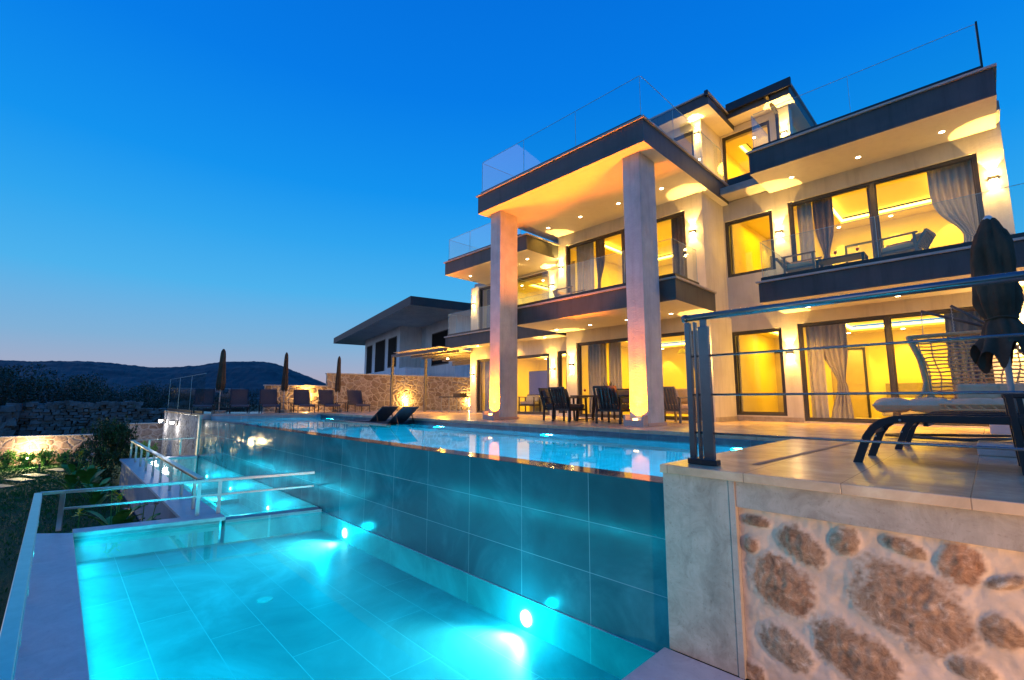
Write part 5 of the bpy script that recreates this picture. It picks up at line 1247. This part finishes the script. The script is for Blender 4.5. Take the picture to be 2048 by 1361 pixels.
# dry-stone wall: real stones stacked
def dry_wall():
    t = thing('dry_stone_wall', 'long grey dry-stone wall of loose rocks behind the garden', 'wall', (-45, 2, GZ)); rnd = random.Random(9)
    mb = MB()
    base = [(-1, -1, -1), (1, -1, -1), (1, 1, -1), (-1, 1, -1), (-1, -1, 1), (1, -1, 1), (1, 1, 1), (-1, 1, 1)]
    y = -3.0
    row = 0; z = GZ-.8
    while z < .22:
        h = rnd.uniform(.14, .26); y = -2.1
        while y < 9.0:
            w = rnd.uniform(.2, .6); top = .16+.18*noise.noise(Vector((y*.9, 0, 0)))+.1*noise.noise(Vector((y*3, 1, 0))) - (0.28 if y > 4.2 else 0)
            if z+h*.5 < top:
                x = -45+SK*y+rnd.uniform(-.10, .10); s_ = [(x+bx*.3*rnd.uniform(.6, 1.25), y+w/2+by*w*.52*rnd.uniform(.6, 1.1), z+h/2+bz*h*.55*rnd.uniform(.5, 1.2)) for bx, by, bz in base]
                mb.hexa(s_)
            y += w
        z += h
    for k in range(120):   # loose rocks on top
        y = rnd.uniform(-1.5, 4.4); s_ = rnd.uniform(.08, .22); x = -45+SK*y+rnd.uniform(-.4, .3); zt = .12+.16*noise.noise(Vector((y*.9, 0, 0)))+rnd.uniform(0, .16)
        mb.hexa([(x+bx*s_*rnd.uniform(.6, 1.1), y+by*s_*rnd.uniform(.6, 1.3), zt+bz*s_*rnd.uniform(.5, .9)) for bx, by, bz in base])
    mb.build('rocks', M['dry_stone'], t, bevel=0)
    mb = MB(); mb.prism([(-45.2+SK*-2, -2), (-45.2+SK*9, 9), (-46+SK*9, 9), (-46+SK*-2, -2)], GZ-1, -.15); mb.build('core', M['bark'], t)
    mb = MB()
    for k in range(120):
        y = rnd.uniform(-4.6, -2.0); z = rnd.uniform(GZ, .1+(-2-y)*.12); s_ = rnd.uniform(.15, .4); x = -44.5+rnd.uniform(-.5, .5)
        mb.hexa([(x+bx*s_*rnd.uniform(.6, 1.1), y+by*s_*rnd.uniform(.6, 1.3), z+bz*s_*rnd.uniform(.5, .9)) for bx, by, bz in base])
    mb.build('collapsed_end', M['dry_stone'], t)
dry_wall()

# ---- trees and shrubs
def tree(name, label, loc, H, R_, n, seed, leaf, ls, mat='olive', grp=None, trunk=True, squash=.75):
    rnd = random.Random(seed); t = thing(name, label, 'tree', loc, 0, grp)
    mb = MB()
    pts = [(0, 0, 0), (.05*H*rnd.uniform(-1, 1), .05*H*rnd.uniform(-1, 1), H*.25), (.08*H*rnd.uniform(-1, 1), .08*H*rnd.uniform(-1, 1), H*.5)]
    mb.tube(pts, [H*.045, H*.03, H*.02], 7)
    cl = []
    for k in range(9):
        a = rnd.uniform(0, 6.28); rr = R_*rnd.uniform(.3, .8); z = H*rnd.uniform(.45, .9)
        e = (math.cos(a)*rr, math.sin(a)*rr, z); mb.tube([pts[-1], ((pts[-1][0]+e[0])/2, (pts[-1][1]+e[1])/2, H*.45), e], [H*.015, H*.01, H*.004], 5); cl.append(e)
    mb.build('trunk', M['bark'], t, local=True)
    mb = MB()
    for k in range(22): 
        a = rnd.uniform(0, 6.28); rr = R_*rnd.uniform(0, .85); cl.append((math.cos(a)*rr, math.sin(a)*rr, H*rnd.uniform(.35, .88)))
    for e in cl: s_ = R_*rnd.uniform(.2, .38); leaves_blob(mb, e, s_, s_, s_*squash, n//len(cl), ls, rnd)
    mb.build('crown', M[mat], t, local=True); return t
T = [tree('olive_tree', 'x', (0, 0, -50), 4.6, 2.6, 5200, 21+k, 0, .16, grp='dark trees behind the dry-stone wall') for k in range(3)]
spots = [(-50, -5.5, 1.12, 'tall dark tree at the left edge above the collapsed wall'), (-49, -2.6, 1.1, 'dark tree above the left part of the dry-stone wall'), (-53, -.4, 1.0, 'broad dark tree rising behind the middle of the dry-stone wall'), (-50, 1.9, .88, 'rounded dark tree behind the loose rocks on the wall top'), (-56, 4.4, .92, 'low dark tree right of the rounded one, behind the wall'),
         (-52, 6.3, .72, 'small dark tree behind the leafy shrub, above the wall'), (-55, 8.8, .80, 'dark tree showing left of the glass fence'), (-58, 11.5, .85, 'dark tree seen through the left glass fence panel'), (-60, 15.0, .9, 'dark tree seen through the glass behind the first umbrella'), (-56, -8.5, 1.2, 'dark tree cut by the left edge of the view'), (-62, 2.2, 1.1, 'distant dark tree standing between the two broad ones'), (-64, 7.5, 1.0, 'distant dark tree right of centre behind the wall'), (-63, -3.5, 1.2, 'distant dark tree above the far left of the wall')]
for k, (x, y, s_, l) in enumerate(spots):
    if k < 3: o = T[k]; o.location = (x, y, GZ-.9); o['label'] = l; o.rotation_euler[2] = k; o.scale = (s_*1.2, s_*1.2, s_*1.28)
    else: dup(T[k % 3], (x, y, GZ-.9), k*1.3, l, (s_*1.2, s_*1.2, s_*1.28))
def shrub(label, loc, H, R_, seed, n=9000, mat='leaf_shrub', ls=.10, name='shrub'):
    rnd = random.Random(seed); t = thing(name, label, 'shrub', loc); mb = MB()
    for k in range(14):
        a = rnd.uniform(0, 6.28); mb.tube([(0, 0, 0), (math.cos(a)*R_*.3, math.sin(a)*R_*.3, H*.5), (math.cos(a)*R_*.6, math.sin(a)*R_*.6, H*rnd.uniform(.7, .95))], [.03, .018, .006], 5)
    mb.build('stem', M['bark'], t, local=True); mb = MB()
    for k in range(34):
        z = H*rnd.uniform(.08, .9); m_ = R_*math.sin(min(1, (z/H)*.95+.12)*math.pi)**.6; a = rnd.uniform(0, 6.28); rr = m_*rnd.uniform(.2, .9)
        s_ = R_*rnd.uniform(.16, .34); leaves_blob(mb, (math.cos(a)*rr, math.sin(a)*rr, z), s_, s_, s_*1.2, n//34, ls, rnd, up=.8)
    for k in range(26):   # shoots sticking out
        a = rnd.uniform(0, 6.28); rr = R_*rnd.uniform(.1, .8); z = H*rnd.uniform(.7, 1.0); leaves_blob(mb, (math.cos(a)*rr, math.sin(a)*rr, z), .05, .05, .2, 22, ls, rnd, up=1.5)
    mb.build('foliage', M[mat], t, local=True); return t
shrub('large dark leafy shrub beside the far lower basin', (-22.9, 1.55, GZ), 2.35, 1.15, 4)
shrub('small shrub at the foot of the pale terrace wall behind the basin railing', (-27.5, 3.1, GZ), 1.0, .6, 8, 2500, 'leaf_canna')
def canna(label, loc, H, n, seed, flower='flower_yellow', nf=3):
    rnd = random.Random(seed); t = thing('canna_plant', label, 'plant', loc, 0, 'canna plants along the basin'); mb = MB()
    for k in range(n):
        a = rnd.uniform(0, 6.28); L_ = rnd.uniform(.35, .6)*H; z0 = rnd.uniform(.05, .6)*H; d = Vector((math.cos(a), math.sin(a), 0)); s_ = Vector((-d.y, d.x, 0)); bx = d*rnd.uniform(0, .12); w = L_*.16; prev = None
        for j in range(6):
            u = j/5; p = bx+d*(L_*.55*u)+Vector((0, 0, z0+L_*(.95*u-.45*u*u))); ww = w*math.sin(math.pi*min(1, u*.9+.08))+.003
            row = (p-s_*ww, p-Vector((0, 0, .02)), p+s_*ww)
            if prev: mb.add([*prev, *row], [(0, 1, 4, 3), (1, 2, 5, 4)])
            prev = row
    mb.build('leaves', M['leaf_canna'], t, local=True, smooth=True); mb = MB(); fl = MB()
    for k in range(nf):
        x, y = rnd.uniform(-.15, .15), rnd.uniform(-.2, .2); z = H*rnd.uniform(.9, 1.12); mb.tube([(x*.3, y*.3, 0), (x, y, z)], .008, 5)
        for q in range(9):
            a = rnd.uniform(0, 6.28); d = Vector((math.cos(a), math.sin(a), rnd.uniform(-.2, 1))).normalized(); s_ = d.cross(Vector((0, 0, 1))).normalized(); c = Vector((x, y, z+rnd.uniform(-.08, .06)))
            fl.add([c, c+d*.06+s_*.03, c+d*.12, c+d*.06-s_*.03], [(0, 1, 2, 3)])
    mb.build('stalk', M['leaf_canna'], t, local=True); fl.build('flower', M[flower], t, local=True); return t
canna('canna with bright yellow flowers just behind the near railing', (-11.15, .95, GZ), 1.35, 26, 1)
canna('canna with one yellow flower at the foot of the near railing', (-11.2, .45, GZ), 1.05, 18, 2, nf=1)
canna('canna with peach coloured flower heads beside the grey basin wall', (-11.5, 1.35, GZ), 1.05, 20, 3, 'flower_pink', 3)
canna('tall canna with peach flowers halfway along the grey basin wall', (-19.5, .9, GZ), 1.25, 30, 4, 'flower_pink', 2)
canna('tall canna with yellow flowers left of the large shrub', (-21.5, .6, GZ), 1.2, 26, 5, 'flower_yellow', 3)
canna('leafy canna without flowers beside the grey basin wall', (-17.5, 1.0, GZ), 1.0, 26, 6, nf=0)
rndp = random.Random(2)
for k in range(9):
    y = -2.6+k*.62; o = shrub(['low leafy plant at the far left of the garden wall', 'low plant left of the garden spotlight', 'low bush just left of the garden spotlight', 'brightly lit low bush in front of the garden spotlight', 'lit low bush just right of the garden spotlight', 'low plant right of the lit bushes by the garden wall', 'small plant midway along the garden wall', 'thin plant near the shrub by the garden wall', 'small plant at the right end of the low garden wall'][k], (-30.9+SK*y+rndp.uniform(-.1, .2), y, GZ), rndp.uniform(.45, .75), .4, 30+k, 900, 'leaf_canna', .09, 'low_plant')
    o['category'] = 'plant'; o['group'] = 'low plants along the garden wall'

# ================================================================ NEIGHBOUR HOUSE (turned with the property line)
nb = thing('neighbour_house', 'unlit modern neighbour house with a dark overhanging flat roof left of the villa', 'house', (-30, 20, 0))
C0 = Vector((-26.6, 16.4, 0))
def nq(a, b_): p = C0+EX*a+EY*b_; return (p.x, p.y)    # a: away along the house, b: to the right/back
mb = MB(); mb.prism([nq(0, 0), nq(25.5, 0), nq(25.5, 11), nq(0, 11)], 6.88, 7.5); mb.mi[0] = 1 
o = mb.build('roof', [M['n_roof'], M['n_wall']], nb)
def nbox(a0, a1, b0, b1, z0, z1, mat, name): mb = MB(); mb.prism([nq(a0, b0), nq(a1, b0), nq(a1, b1), nq(a0, b1)], z0, z1); return mb.build(name, M[mat], nb)
nbox(9, 20.5, 2.3, 10, -2, 6.88, 'n_wall', 'wall'); nbox(1.8, 9, 4.2, 10.5, -2, 6.88, 'n_wall', 'wall')
nbox(3, 20, .8, 2.28, -2, 2.9, 'n_wall', 'plinth_wall')
for a0, a1, z0, z1, b in ((17.6, 19.6, 3.1, 6.1, 2.26), (13.2, 16.4, 3.0, 6.2, 2.26), (9.8, 12.2, 3.4, 6.1, 2.26), (3.0, 6.4, 3.3, 6.0, 4.16)):
    w_ = nbox(a0, a1, b, b+.03, z0, z1, 'frame', 'window'); mb = MB(); mb.prism([nq(a0+.08, b-.012), nq(a1-.08, b-.012), nq(a1-.08, b-.002), nq(a0+.08, b-.002)], z0+.08, z1-.08); mb.build('pane', M['n_glass'], w_)
nbox(1.0, 9, -1.5, -1.4, 1.4, 2.0, 'n_wall', 'balcony_wall')
